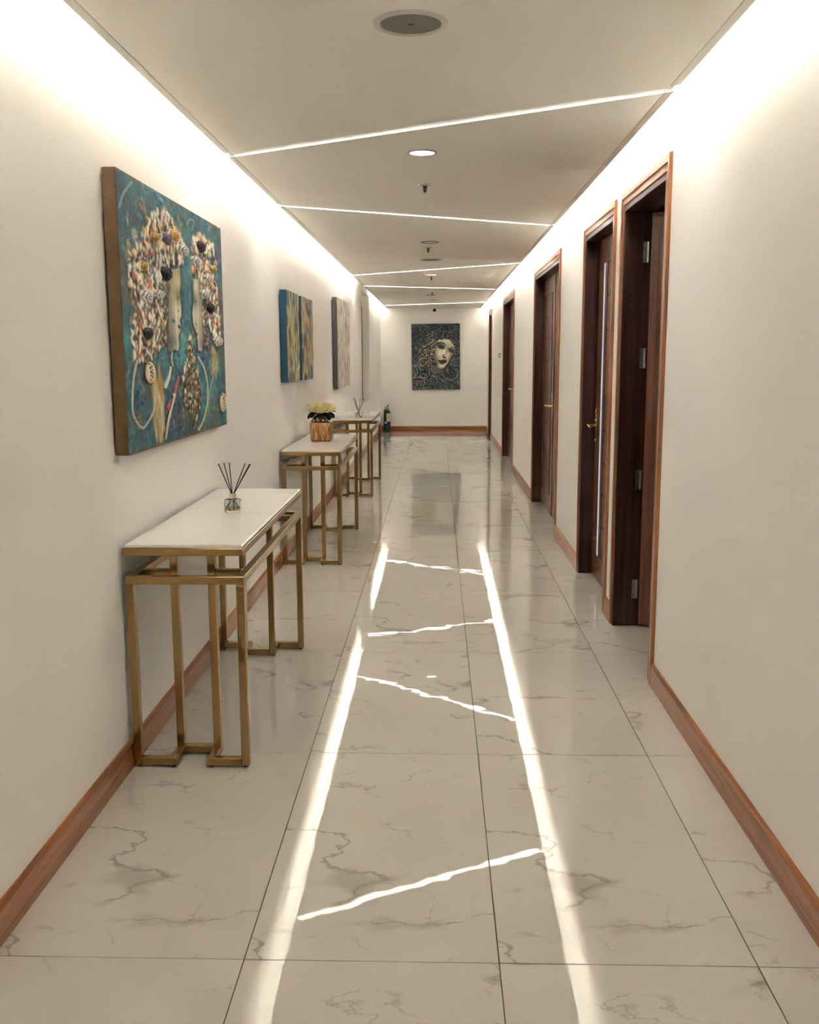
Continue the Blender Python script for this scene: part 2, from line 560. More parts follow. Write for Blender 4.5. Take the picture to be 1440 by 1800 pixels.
# ---- diagonal linear lights
names = {0: 'nearest long diagonal white light strip, by the large floral painting', 1: 'second diagonal white light strip across the ceiling, sloping down to the right',
         2: 'third diagonal white light strip across the ceiling', 3: 'fourth diagonal white light strip across the far ceiling',
         4: 'farthest diagonal white light strip, just before the end wall'}
for i, s in enumerate(STR):
    root = empty('linear_light', (0, (s[0] + s[1]) / 2, HC))
    tag(root, names[i], 'ceiling light', 'diagonal linear ceiling lights')
    yc = (s[0] + s[1]) / 2
    n = 1; v = []; fs = []
    for k in range(n + 1):
        x = CL + 0.012 + (CR - CL - 0.024) * k / n
        y = ylin(s, x) - yc
        v += [(x, y - SW, 0.006), (x, y + SW, 0.006)]
    for k in range(n): fs.append((2 * k, 2 * k + 1, 2 * k + 3, 2 * k + 2))
    MB().add(v, fs).build('diffuser', M['lens'], root)
    ang = math.atan2(s[1] - s[0], CR - CL)
    ld = bpy.data.lights.new('strip_light', 'AREA')
    ld.shape = 'RECTANGLE'; ld.size = (CR - CL - 0.03) / math.cos(ang); ld.size_y = 2 * SW * math.cos(ang)
    ld.energy = STRIP_L * math.pi * ld.size * ld.size_y
    ld.color = STRIP_RGB
    lo = bpy.data.objects.new('strip_light', ld); COL.objects.link(lo)
    lo.parent = root; lo.location = ((CL + CR) / 2, 0, 0.0045); lo.rotation_euler = (0, 0, ang)
    hb = MB()
    xs = [CL + 0.008, CR - 0.008]
    hb.prism([(xs[0], ylin(s, xs[0]) - yc - SW), (xs[1], ylin(s, xs[1]) - yc - SW), (xs[1], ylin(s, xs[1]) - yc + SW), (xs[0], ylin(s, xs[0]) - yc + SW)], 2, 0.010, SLAB_T)
    hb.build('housing', M['white'], root)

# ---- cove LED tapes: lie on the raft edge and wash the walls
def cove(side, a, b, label):
    x = CL if side == 'L' else CR
    sg = 1 if side == 'L' else -1
    root = tag(empty('cove_light', (x, a, HC + SLAB_T + 0.012)), label, 'cove light', 'hidden cove light strips')
    L = b - a
    n = max(2, int(L / 0.8))
    # slim channel lying on the raft edge, the tape faces up into the cove
    x0, x1 = sg * 0.118, sg * 0.150
    MB().box(min(x0, x1), max(x0, x1), 0, L, 0, 0.008).build('channel', M['white'], root)
    x0, x1 = sorted((sg * 0.122, sg * 0.146))
    v = []; fs = []
    for k in range(n + 1):
        y = L * k / n
        v += [(x0, y, 0.009), (x1, y, 0.009)]
    for k in range(n): fs.append((2 * k, 2 * k + 1, 2 * k + 3, 2 * k + 2))
    MB().add(v, fs).build('led_tape', M['led'], root)
    k = max(1, round(L / 4.5))
    for q in range(k):
        ld = bpy.data.lights.new('led_tape_light', 'AREA')
        ld.shape = 'RECTANGLE'; ld.size = 0.022; ld.size_y = L / k
        ld.energy = COVE_L * math.pi * 0.022 * L / k
        ld.color = LED_RGB
        lo = bpy.data.objects.new('led_tape_light', ld); COL.objects.link(lo)
        lo.parent = root
        lo.location = ((x0 + x1) / 2, L * (q + 0.5) / k, 0.011)
        lo.rotation_euler = (math.pi, 0, 0)
cove('L', -1.2, 12.65, 'long cove light washing the left wall above the paintings')
cove('L', 15.35, YE - 0.02, 'short cove light washing the left wall past the niche')
cove('R', -1.2, YE - 0.02, 'long cove light washing the right wall above the doors')

# ---- door frames, leaves, hardware
def casing_mesh(a, b, c, d):
    """near, far and head casings with mitred corners, as three pieces"""
    out = []
    xo = WR
    w = (b - a) - RV
    wf = (d - c) - RV
    def piece(poly, poly2):
        mb = MB()
        mb.prism(poly, 0, xo - 0.009, xo)
        mb.prism(poly2, 0, xo - 0.014, xo - 0.0089)
        return mb
    o = 0.45 * w
    zt = ZC
    near = piece([(a, 0), (a + w, 0), (a + w, zt - w), (a, zt)], [(a + 0.004, 0), (a + 0.004 + o, 0), (a + 0.004 + o, zt - 0.004 - o), (a + 0.004, zt - 0.004)])
    far = piece([(d - wf, 0), (d, 0), (d, zt), (d - wf, zt - w)], [(d - 0.004 - o, 0), (d - 0.004, 0), (d - 0.004, zt - 0.004), (d - 0.004 - o, zt - 0.004 - o)])
    head = piece([(a, zt), (a + w, zt - w), (d - wf, zt - w), (d, zt)], [(a + 0.004, zt - 0.004), (a + 0.004 + o, zt - 0.004 - o), (d - 0.004 - o, zt - 0.004 - o), (d - 0.004, zt - 0.004)])
    return near, far, head

def lever_handle(parent, y, x, toward):
    """long brass backplate with lever; toward = +1 lever points to larger y"""
    h = MB()
    h.box(x - 0.006, x, y - 0.017, y + 0.017, 0.86, 1.072)
    for z in (0.866, 1.052):
        h.box(x - 0.011, x, y - 0.021, y + 0.021, z - 0.010, z + 0.014)
    h.tube([(x - 0.004, y, 1.0), (x - 0.012, y, 1.0)], 0.009, 12)
    o = h.build('backplate', M['brass'], parent, None, 0.0015)
    l = MB()
    pts = [(x - 0.004, y, 0.968), (x - 0.040, y, 0.968), (x - 0.055, y + toward * 0.012, 0.970), (x - 0.058, y + toward * 0.05, 0.972), (x - 0.055, y + toward * 0.085, 0.966), (x - 0.056, y + toward * 0.11, 0.958)]
    l.tube(pts, [0.010, 0.0085, 0.009, 0.0085, 0.0075, 0.006], 12)
    l.lathe([(0.0, 0), (0.016, 0.0), (0.016, 0.004), (0.011, 0.009), (0, 0.009)], 16, (x - 0.0, y, 0.968), False, False)
    l.build('lever_handle', M['brass'], parent)

M['glass_glow'] = new_mat('glowing_frosted_glass')[0]
_b = M['glass_glow'].node_tree.nodes['Principled BSDF']
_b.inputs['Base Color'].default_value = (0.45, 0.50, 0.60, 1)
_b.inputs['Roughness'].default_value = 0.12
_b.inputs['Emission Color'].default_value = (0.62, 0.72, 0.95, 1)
_b.inputs['Emission Strength'].default_value = 0.55  # emission stands in for light coming through from the room behind
M['glass_dark'] = noisy('smoked_glass_strip', (0.03, 0.022, 0.02), 0.1, 10, 0.06)

def make_leaf(root, y0, y1, handle_far, x0=1.005, x1=1.045, z0=0.008, glass='glass_dark', hw=True):
    """closed door leaf: stiles and rails, a vertical glass strip and grooved panel, in strips from the handle side"""
    W = y1 - y0
    def yy(t):                       # t measured from the handle edge
        return y1 - t if handle_far else y0 + t
    leaf = MB()
    zb, zt = 0.16, 1.95
    def strip(t0, t1, za, zb_, xa=x0, xb=x1):
        a, b = sorted((yy(t0), yy(t1)))
        leaf.box(xa, xb, a, b, za, zb_)
    t_st, t_gl, t_md, t_pn = 0.17, 0.23, 0.30, 0.30 + (W - 0.30 - 0.13)
    strip(0, t_st, z0, ZT - 0.004)
    strip(t_st, t_gl, z0, zb); strip(t_st, t_gl, zt, ZT - 0.004)
    strip(t_gl, t_md, z0, ZT - 0.004)
    strip(t_md, t_pn, z0, zb); strip(t_md, t_pn, zt, ZT - 0.004)
    strip(t_pn, W, z0, ZT - 0.004)
    o = leaf.build('door_leaf', M['door_z'], root)
    a, b = sorted((yy(t_st), yy(t_gl)))
    box('glass_strip', M[glass], o, x0 + 0.0015, x0 + 0.012, a, b, zb, zt)
    a, b = sorted((yy(t_md), yy(t_pn)))
    n = 9; hgt = (zt - zb) / n
    for k in range(n):
        box('groove_panel', M['door_y'], o, x0 + 0.004, x1 - 0.008, a + 0.002, b - 0.002, zb + k * hgt + 0.004, zb + (k + 1) * hgt - 0.004, 0.002)
    box('panel_backing', M['door_z'], o, x0 + 0.010, x0 + 0.020, a, b, zb, zt)
    if hw:
        lever_handle(o, yy(0.05), x0, 1 if not handle_far else -1)
    return o

for i, (a, b, c, d, kind) in enumerate(DOORS):
    root = tag(empty('door_%d' % (i + 1), (0, 0, 0)), kind='structure')
    n_, f_, h_ = casing_mesh(a, b, c, d)
    n_.build('casing', M['wood_z'], root); f_.build('casing', M['wood_z'], root); h_.build('head_casing', M['wood_y'], root)
    xj0, xj1 = WR - 0.006, WR + WT + 0.01
    box('jamb', M['jamb_z'], root, xj0, xj1, b - 0.029, b, 0, ZT, 0.0015)
    box('jamb', M['jamb_z'], root, xj0, xj1, c, c + 0.029, 0, ZT, 0.0015)
    box('head_jamb', M['jamb_y'], root, xj0, xj1, b - 0.029, c + 0.029, ZT, ZT + 0.029, 0.0015)
    if kind == 'single':
        make_leaf(root, b + 0.003, c - 0.003, True, glass='glass_glow' if i == 1 else 'glass_dark')
    elif kind == 'double':
        mid = (b + c) / 2
        make_leaf(root, mid + 0.002, c - 0.003, False)
        make_leaf(root, b + 0.003, mid - 0.002, True, hw=False)
        box('astragal', M['door_z'], root, 0.998, 1.004, mid - 0.02, mid + 0.02, 0.01, ZT - 0.006)
    else:
        # leaf swung into the unlit room, hinged on the far jamb
        th = math.radians(60)
        hx, hy = 1.052, c - 0.012
        mb = MB()
        dx, dy = math.sin(th), -math.cos(th)
        nx, ny = -dy, dx          # thickness direction (away from corridor side)
        L_, T_ = 0.885, 0.04
        p0 = (hx, hy)
        poly = [p0, (hx + dx * L_, hy + dy * L_), (hx + dx * L_ + nx * T_, hy + dy * L_ + ny * T_), (hx + nx * T_, hy + ny * T_)]
        mb.prism(poly, 2, 0.010, ZT - 0.008)
        leaf = mb.build('door_leaf', M['door_z'], root, None, 0.001)
        for z in (1.905, 1.388, 0.773, 0.199):
            hg = MB()
            hg.box(1.016, 1.036, c - 0.0035, c - 0.0005, z - 0.05, z + 0.05)
            hg.tube([(1.041, c - 0.006, z - 0.05), (1.041, c - 0.006, z + 0.05)], 0.0055, 10)
            ho = hg.build('hinge', M['steel'], leaf)
            for dz in (-0.035, 0.02):
                MB().tube([(1.024, c - 0.0034, z + dz), (1.024, c - 0.0044, z + dz)], 0.003, 8).build('screw', M['black'], leaf)

# ================================================================== CONSOLE TABLES
TW, TLEN, TH = 0.40, 1.392, 0.783       # depth from wall, length along the corridor, height
TUBE = 0.027
def make_table():
    root = empty('console_table')
    hw, hl, t = TW / 2, TLEN / 2, TUBE
    zap0, zap1 = 0.746, 0.771            # apron under the slab
    zr0, zr1 = 0.648, 0.648 + t          # lower ring
    # marble slab with eased edge
    MB().box(-hw + 0.002, hw - 0.002, -hl + 0.002, hl - 0.002, 0.7715, TH).build('marble_top', M['top'], root, None, 0.003, 2)
    ap = MB()
    ap.box(-hw - 0.006, hw + 0.001, -hl, -hl + t, zap0, zap1); ap.box(-hw - 0.006, hw + 0.001, hl - t, hl, zap0, zap1)
    ap.box(-hw - 0.006, -hw - 0.006 + t, -hl + t, hl - t, zap0, zap1); ap.box(hw + 0.001 - t, hw + 0.001, -hl + t, hl - t, zap0, zap1)
    ap.build('apron', M['gold'], root, None, 0.0012)
    rg = MB()
    rg.box(-hw, hw, -hl, -hl + t, zr0, zr1); rg.box(-hw, hw, hl - t, hl, zr0, zr1)
    rg.box(-hw, -hw + t, -hl + t, hl - t, zr0, zr1); rg.box(hw - t, hw, -hl + t, hl - t, zr0, zr1)
    rg.build('frame_ring', M['gold'], root, None, 0.0012)
    lm = MB().box(-t / 2, t / 2, -t / 2, t / 2, 0.006, zr0).mesh('leg', 0.0012)
    lm.materials.append(M['gold'])
    for sx in (-1, 1):
        for sy in (-1, 1):
            obj('leg', lm, None, root, (sx * (hw - t / 2), sy * (hl - t / 2), 0))
    xi, b = 0.052, 0.135                  # inner posts: half spacing (inner faces), set back
    pm = MB().box(-t / 2, t / 2, -t / 2, t / 2, 0.006, zap0).mesh('post', 0.0012)
    pm.materials.append(M['gold'])
    for sx in (-1, 1):
        for sy in (-1, 1):
            obj('post', pm, None, root, (sx * (xi + t / 2), sy * (hl - b + t / 2 - 0.0), 0))
    # key-pattern rails on the floor at both short ends, and short ties at ring height
    for sy in (-1, 1):
        fr = MB()
        z0, z1 = 0.006, 0.006 + t
        ys = sorted((sy * hl, sy * (hl - t)))
        yi = sorted((sy * (hl - b), sy * (hl - b + t)))
        yr = sorted((sy * (hl - t), sy * (hl - b + t)))
        for sx in (-1, 1):
            xs = sorted((sx * (hw - t), sx * xi))
            fr.box(xs[0], xs[1], ys[0], ys[1], z0, z1)
            xs = sorted((sx * xi, sx * (xi + t)))
            fr.box(xs[0], xs[1], yr[0], yr[1], z0, z1)
        fr.box(-xi, xi, yi[0], yi[1], z0, z1)
        fr.build('floor_rail', M['gold'], root, None, 0.0012)
        for sx in (-1, 1):
            xs = sorted((sx * (hw - t), sx * (xi + t)))
            MB().box(xs[0], xs[1], yi[0], yi[1], zr0, zr1).build('ring_tie', M['gold'], root, None, 0.0012)
    fm = MB().lathe([(0.008, 0), (0.008, 0.0065)], 10).mesh('foot_pad'); fm.materials.append(M['rubber'])
    for sx in (-1, 1):
        for sy in (-1, 1):
            for xx in (hw - 0.016, xi + 0.014):
                obj('foot_pad', fm, None, root, (sx * xx, sy * (hl - 0.0135), 0))
    return root
TXC = -0.847
TBL = [(3.133, 'gold framed console table with white marble top, nearest the viewpoint under the large floral painting'),
       (6.412, 'gold framed console table with marble top, the middle one carrying the flower vase'),
       (9.655, 'gold framed console table with marble top, farthest of the three by the left wall')]
t0 = make_table()
for i, (y, lab) in enumerate(TBL):
    t = t0 if i == 0 else copy_tree(t0)
    t.location = (TXC, y + TLEN / 2, 0)
    tag(t, lab, 'console table', 'console tables along the left wall')

# ================================================================== REED DIFFUSERS
M['glass'] = glassmat('clear_glass', (0.96, 0.97, 0.95))
M['oil'] = glassmat('amber_oil', (0.90, 0.78, 0.42), ior=1.33)
M['reed'] = noisy('dark_reed', srgb(34, 22, 20), 0.2, 60, 0.7)
def diffuser(x, y, z, R, H, tips, label):
    root = tag(empty('reed_diffuser', (x, y, z)), label, 'reed diffuser', 'reed diffusers on the consoles')
    MB().lathe([(R - 0.002, 0), (R, 0.003), (R, H - 0.004), (R - 0.004, H), (0.013, H + 0.002), (0.0125, H + 0.006),
                (0.0105, H + 0.006), (0.0105, H), (R - 0.006, H - 0.003), (R - 0.0035, H - 0.008), (R - 0.0035, 0.006), (0.001, 0.006)], 32, (0, 0, 0), True, True).build('bottle', M['glass'], root)
    MB().lathe([(R - 0.0042, 0.0066), (R - 0.0042, H * 0.45), ], 32).build('oil', M['oil'], root)
    MB().lathe([(0.0145, H + 0.001), (0.0145, H + 0.021), (0.011, H + 0.021), (0.011, H + 0.004)], 24, (0, 0, 0), False, False).build('collar', M['steel'], root)
    for (tx, ty, tz) in tips:
        n = Vector((0, 0, H + 0.018)); tp = Vector((tx, ty, tz))
        d = (n - tp).normalized()
        bz = 0.012
        k = (n.z - bz) / -d.z
        bt = n + d * k
        rr = math.hypot(bt.x, bt.y)
        if rr > R - 0.006:
            f = (R - 0.006) / rr; bt.x *= f; bt.y *= f
        MB().tube([tp, n + Vector((tx * 0.07, ty * 0.07, 0)), bt], 0.0019, 7).build('reed', M['reed'], root)
diffuser(-0.829, 3.848, TH, 0.034, 0.052, [(-0.056, 0.01, 0.193), (-0.024, -0.03, 0.199), (-0.020, 0.05, 0.192), (0.047, 0.04, 0.190), (0.075, -0.01, 0.192), (0.073, 0.02, 0.190)],
         'glass reed diffuser with dark sticks on the nearest console table')
diffuser(-0.797, 9.78, TH, 0.034, 0.056, [(-0.055, 0.01, 0.205), (-0.040, -0.03, 0.207), (-0.036, 0.02, 0.200), (0.014, 0.04, 0.207), (0.064, -0.01, 0.203)],
         'glass reed diffuser with dark sticks on the farthest console table')

# ================================================================== VASE AND FLOWERS
def amber_mat():
    mt, nt, b = new_mat('amber_crackle_glass')
    tc = node(nt, 'ShaderNodeTexCoord'); mp = node(nt, 'ShaderNodeMapping'); mp.inputs['Scale'].default_value = (70, 70, 9)
    link(nt, tc.outputs['Object'], mp.inputs[0])
    nz = node(nt, 'ShaderNodeTexNoise'); nz.inputs['Scale'].default_value = 1.4; nz.inputs['Detail'].default_value = 4; nz.inputs['Distortion'].default_value = 0.8
    link(nt, mp.outputs[0], nz.inputs['Vector'])
    rp = ramp(nt, nz.outputs[0], [(0.3, srgb(110, 66, 34)), (0.45, srgb(186, 128, 78)), (0.6, srgb(214, 164, 108)), (0.72, srgb(236, 206, 160))])
    link(nt, rp.outputs[0], b.inputs['Base Color'])
    b.inputs['Roughness'].default_value = 0.18; b.inputs['Metallic'].default_value = 0.25
    b.inputs['Transmission Weight'].default_value = 0.15
    bp = node(nt, 'ShaderNodeBump'); bp.inputs['Distance'].default_value = 0.004
    link(nt, nz.outputs[0], bp.inputs['Height']); link(nt, bp.outputs[0], b.inputs['Normal'])
    return mt
M['amber'] = amber_mat()
M['pink_glass'] = glassmat('rose_tinted_glass', (0.93, 0.80, 0.70), 0.05)
VX, VY = -0.860, 7.19
vase = tag(empty('flower_vase', (VX, VY, TH)), 'square amber crackled glass vase holding pale flowers on the middle console', 'vase')
def sqring(hw, z, r, n=6):
    pts = []
    for cx, cy, a0 in ((1, 1, 0), (-1, 1, 90), (-1, -1, 180), (1, -1, 270)):
        for k in range(n + 1):
            a = math.radians(a0 + 90 * k / n)
            pts.append((cx * (hw - r) + r * math.cos(a), cy * (hw - r) + r * math.sin(a), z))
    return pts
def sqloft(prof, name, mat, parent, cap0=True):
    v = []; fs = []
    n = None
    for hw_, z, r in prof:
        ring = sqring(hw_, z, r); n = len(ring); v += ring
    for i in range(len(prof) - 1):
        for k in range(n): fs.append((i * n + k, i * n + (k + 1) % n, (i + 1) * n + (k + 1) % n, (i + 1) * n + k))
    if cap0: fs.append(tuple(range(n))[::-1])
    return MB().add(v, fs, True).build(name, mat, parent)
sqloft([(0.070, 0.0, 0.012), (0.077, 0.006, 0.014), (0.079, 0.03, 0.014), (0.080, 0.10, 0.014), (0.079, 0.132, 0.014), (0.076, 0.138, 0.014), (0.072, 0.138, 0.012), (0.072, 0.02, 0.012), (0.06, 0.012, 0.01)], 'vase_body', M['amber'], vase)
sqloft([(0.079, 0.1385, 0.014), (0.070, 0.155, 0.018), (0.061, 0.178, 0.022), (0.062, 0.186, 0.022), (0.059, 0.186, 0.021), (0.058, 0.178, 0.021), (0.068, 0.153, 0.016), (0.076, 0.1385, 0.013)], 'vase_neck', M['pink_glass'], vase, False)

M['petal'] = noisy('cream_petal', srgb(250, 236, 190), 0.06, 30, 0.6)
M['leaf'] = noisy('dark_green_leaf', srgb(44, 56, 40), 0.25, 30, 0.45)
M['stem'] = noisy('green_stem', srgb(64, 78, 44), 0.2, 40, 0.6)
def petal(mb, c, az, el, L, W, curl):
    """one cupped petal leaving c in direction az/el"""
    n, k = 5, 3
    d = Vector((math.cos(az) * math.cos(el), math.sin(az) * math.cos(el), math.sin(el)))
    side = Vector((-math.sin(az), math.cos(az), 0))
    nrm = side.cross(d)
    v = []; fs = []
    for i in range(n + 1):
        t = i / n
        w = W * math.sin(math.pi * (0.12 + 0.78 * t)) ** 0.8
        bend = curl * L * t * t
        for j in range(-k, k + 1):
            s_ = j / k
            p = Vector(c) + d * (L * t) - nrm * bend + side * (w * s_) - nrm * (0.35 * W * s_ * s_)
            v.append(p)
    m_ = 2 * k + 1
    for i in range(n):
        for j in range(m_ - 1): fs.append((i * m_ + j, i * m_ + j + 1, (i + 1) * m_ + j + 1, (i + 1) * m_ + j))
    mb.add(v, fs, True)
def flower(x, y, z, R, seed, label, nleaf):
    rg = random.Random(seed)
    root = tag(empty('artificial_peony', (x, y, TH + 0.012)), label, 'flower', 'cream flowers in the amber vase')
    hz = z - TH - 0.012
    mb = MB()
    for ring, (cnt, el, L, W, cu) in enumerate([(6, 1.25, 0.55, 0.26, 0.25), (8, 0.95, 0.75, 0.34, 0.28), (10, 0.6, 0.92, 0.38, 0.22), (11, 0.22, 1.0, 0.40, 0.15), (10, -0.15, 0.95, 0.38, 0.10)]):
        for q in range(cnt):
            petal(mb, (0, 0, hz - R * 0.35), 2 * math.pi * (q + rg.random() * 0.5) / cnt + ring, el + rg.uniform(-.1, .1), R * L * rg.uniform(.92, 1.06), R * W, cu)
    mb.lathe([(0.0, -R * 0.45), (R * 0.45, -R * 0.25), (R * 0.5, 0), (R * 0.3, R * 0.3), (0.0, R * 0.38)], 14, (0, 0, hz - R * 0.2), False, False)
    mb.build('bloom', M['petal'], root)
    MB().tube([(-x * 0 + (VX - x) * 0.75, (VY - y) * 0.75, 0.0), ((VX - x) * 0.5, (VY - y) * 0.5, hz * 0.45), (0, 0, hz - R * 0.4)], 0.0028, 8).build('stem', M['stem'], root)
    for q in range(nleaf):
        lm = MB()
        az = rg.uniform(0, 6.28) if q else math.atan2(y - VY - 0.05, x - VX)
        c = ((VX - x) * 0.15, (VY - y) * 0.15, hz - R * 0.75)
        petal(lm, c, az, -0.25 + rg.uniform(-.4, .35), 0.066, 0.026, -0.25)
        lm.build('leaf', M['leaf'], root)
flower(VX - 0.066, VY - 0.020, 1.030, 0.056, 1, 'cream peony at the left of the vase bouquet', 5)
flower(VX + 0.000, VY - 0.045, 1.022, 0.060, 2, 'cream peony at the front centre of the vase bouquet', 6)
flower(VX + 0.064, VY - 0.020, 1.030, 0.056, 3, 'cream peony at the right of the vase bouquet', 5)
flower(VX - 0.030, VY + 0.045, 1.040, 0.052, 4, 'cream peony at the back left of the vase bouquet', 1)
flower(VX + 0.035, VY + 0.045, 1.040, 0.052, 5, 'cream peony at the back right of the vase bouquet', 1)

# ================================================================== CEILING FIXTURES
def ring_disc(name, parent, r0, r1, z0, z1, mat, n=40):
    return MB().lathe([(r0, z1), (r0, z0), (r1, z0), (r1 + 0.002, z1)], n, (0, 0, 0), False, False).build(name, mat, parent)
M['grille'] = noisy('perforated_grille', srgb(138, 132, 124), 0.35, 700, 0.6)
M['trimwhite'] = noisy('fixture_ring_paint', (0.66, 0.62, 0.57), 0.02, 20, 0.5)
M['dkring'] = noisy('bronze_ring', srgb(92, 70, 50), 0.15, 40, 0.35, metal=0.7)
def speaker(x, y, label):
    root = tag(empty('ceiling_speaker', (x, y, HC)), label, 'speaker', 'round ceiling speakers')
    MB().lathe([(0.101, 0.0), (0.100, -0.004), (0.084, -0.006), (0.081, -0.003)], 48, (0, 0, 0), False, False).build('rim', M['trimwhite'], root)
    MB().lathe([(0.0, -0.0045), (0.04, -0.0043), (0.081, -0.003)], 48, (0, 0, 0), False, False).build('grille', M['grille'], root)
    MB().box(-0.008, 0.008, -0.004, 0.004, -0.0056, -0.0046).build('badge', M['black'], root)
speaker(-0.072, 2.744, 'large round grey ceiling speaker closest to the viewpoint')
speaker(-0.064, 9.11, 'round ceiling speaker midway along the corridor, just before the third light strip')
speaker(-0.065, 15.53, 'round ceiling speaker near the far end wall')
def downlight(x, y, r, lit, label):
    root = tag(empty('downlight', (x, y, HC)), label, 'downlight', 'recessed round downlights')
    MB().lathe([(r + 0.012, 0.0), (r + 0.010, -0.003), (r + 0.001, -0.004), (r, -0.001)], 40, (0, 0, 0), False, False).build('trim_ring', M['dkring'] if not lit else M['steel'], root)
    MB().lathe([(0.0, -0.001), (r, -0.001)], 40, (0, 0, 0), False, False).build('lens', M['down'] if lit else M['lens'], root)
    if not lit: return
    ld = bpy.data.lights.new('downlight_lamp', 'AREA'); ld.shape = 'DISK'; ld.size = 2 * r - 0.004
    ld.energy = DOWN_L * math.pi * math.pi * r * r; ld.color = (0.97, 0.98, 1.0)
    lo = bpy.data.objects.new('downlight_lamp', ld); COL.objects.link(lo); lo.parent = root; lo.location = (0, 0, -0.003)
downlight(-0.068, 4.403, 0.054, True, 'bright round downlight between the first two light strips')
downlight(-0.060, 7.75, 0.060, False, 'dim round downlight beyond the second light strip')
downlight(-0.063, 10.77, 0.052, True, 'bright round downlight between the third and fourth light strips')
downlight(-0.100, 14.3, 0.060, False, 'dim round downlight in the far ceiling beyond the fourth light strip')
def sprinkler(x, y, label):
    root = tag(empty('fire_sprinkler', (x, y, HC)), label, 'sprinkler', 'ceiling sprinkler heads')
    MB().lathe([(0.037, 0.0), (0.036, -0.003), (0.018, -0.007), (0.014, -0.004)], 28, (0, 0, 0), False, True).build('escutcheon', M['steel'], root)
    b_ = MB().lathe([(0.011, -0.004), (0.011, -0.012), (0.006, -0.016), (0.0055, -0.036), (0.004, -0.040)], 16, (0, 0, 0), False, True)
    b_.tube([(0.008, 0, -0.012), (0.010, 0, -0.024), (0.003, 0, -0.039)], 0.0016, 6); b_.tube([(-0.008, 0, -0.012), (-0.010, 0, -0.024), (-0.003, 0, -0.039)], 0.0016, 6)
    b_.build('sprinkler_body', M['dkring'], root)
    MB().lathe([(0.0, -0.042), (0.013, -0.0425), (0.013, -0.040), (0.0, -0.040)], 20, (0, 0, 0), False, False).build('deflector', M['steel'], root)
sprinkler(-0.065, 5.21, 'sprinkler head nearest the viewpoint, behind the first bright downlight')
sprinkler(-0.076, 8.126, 'sprinkler head next to the dim downlight past the second light strip')
sprinkler(-0.068, 11.055, 'sprinkler head behind the second bright downlight')
sprinkler(-0.073, 13.75, 'sprinkler head farthest down the corridor')
cam_r = tag(empty('security_camera', (-0.054, 17.9, HC)), 'small black eyeball security camera hanging before the end wall', 'camera')
MB().lathe([(0.028, 0.0), (0.028, -0.006), (0.012, -0.012), (0.010, -0.024)], 24, (0, 0, 0), False, True).build('mount', M['white'], cam_r)
MB().lathe([(0.0, -0.019), (0.018, -0.025), (0.028, -0.038), (0.031, -0.050), (0.028, -0.064), (0.018, -0.076), (0.0, -0.081)], 24, (0, 0, 0), False, False).build('camera_ball', M['black'], cam_r)
MB().tube([(0, -0.0305, -0.052), (0, -0.033, -0.053)], 0.009, 14).build('lens', M['black'], cam_r)

# ================================================================== WALL EMBLEM, EXTINGUISHER
sg = tag(empty('wall_emblem', (WR, 14.6, 1.41)), 'small dark emblem sign on the white wall past the farther double door', 'sign')
a_ = MB()
a_.prism([(-0.22, 0.010), (-0.22, 0.024), (-0.10, 0.033), (0.16, 0.033), (0.20, 0.022), (0.20, 0.002), (0.12, -0.004), (0.10, 0.008), (-0.06, 0.020)], 0, -0.004, 0)
a_.build('upper_mark', M['black'], sg)
a_ = MB()
a_.prism([(-0.27, -0.030), (-0.10, -0.010), (0.10, -0.008), (0.30, -0.030), (0.24, -0.036), (0.04, -0.021), (-0.02, -0.021), (-0.20, -0.036)], 0, -0.004, 0)
a_.build('lower_mark', M['black'], sg)

M['green'] = noisy('dark_green_enamel', srgb(14, 58, 56), 0.1, 20, 0.3, coat=0.5)
M['label'] = noisy('paper_label', srgb(226, 218, 196), 0.05, 60, 0.6)
ex = tag(empty('fire_extinguisher', (-0.945, 18.165, 0)), 'dark green fire extinguisher standing in the far left corner', 'fire extinguisher')
R_ = 0.064
MB().lathe([(R_ - 0.006, 0.0), (R_, 0.008), (R_, 0.355), (R_ - 0.006, 0.385), (R_ - 0.022, 0.408), (0.022, 0.420), (0.020, 0.432)], 36).build('cylinder', M['green'], ex)
def patch(r, a0, a1, z0, z1, n=14):
    v = []; fs = []
    for k in range(n + 1):
        a = math.radians(a0 + (a1 - a0) * k / n)
        v += [(r * math.cos(a), r * math.sin(a), z0), (r * math.cos(a), r * math.sin(a), z1)]
    for k in range(n): fs.append((2 * k, 2 * k + 2, 2 * k + 3, 2 * k + 1))
    return MB().add(v, fs, True)
lb = patch(R_ + 0.0006, 265, 345, 0.195, 0.345).build('label', M['label'], ex)
patch(R_ + 0.0009, 285, 305, 0.255, 0.315).build('label_emblem', noisy('ochre_print', srgb(196, 160, 88), 0.2, 60, 0.6), lb)
patch(R_ + 0.0006, 232, 268, 0.160, 0.190).build('tag', M['label'], ex)
MB().lathe([(0.014, 0.43), (0.017, 0.436), (0.017, 0.452), (0.010, 0.458)], 20).build('valve', M['steel'], ex)
hd = MB()
hd.tube([(-0.012, 0, 0.455), (0.004, -0.004, 0.470), (0.020, -0.006, 0.492), (0.036, -0.006, 0.516)], [0.008, 0.010, 0.009, 0.006], 8)
hd.tube([(0.0, 0, 0.452), (0.030, -0.004, 0.447), (0.044, -0.004, 0.436)], [0.006, 0.006, 0.005], 8)
hd.build('handle', M['black'], ex)
hs = MB()
hs.tube([(-0.010, -0.004, 0.445), (-0.032, -0.02, 0.450), (-0.050, -0.045, 0.41), (-0.052, -0.052, 0.34), (-0.046, -0.055, 0.20)], [0.007] * 4 + [0.010], 10)
hs.build('hose', M['black'], ex)
MB().tube([(-0.046, -0.056, 0.20), (-0.046, -0.056, 0.30)], [0.013, 0.010], 12).build('nozzle', M['black'], ex)

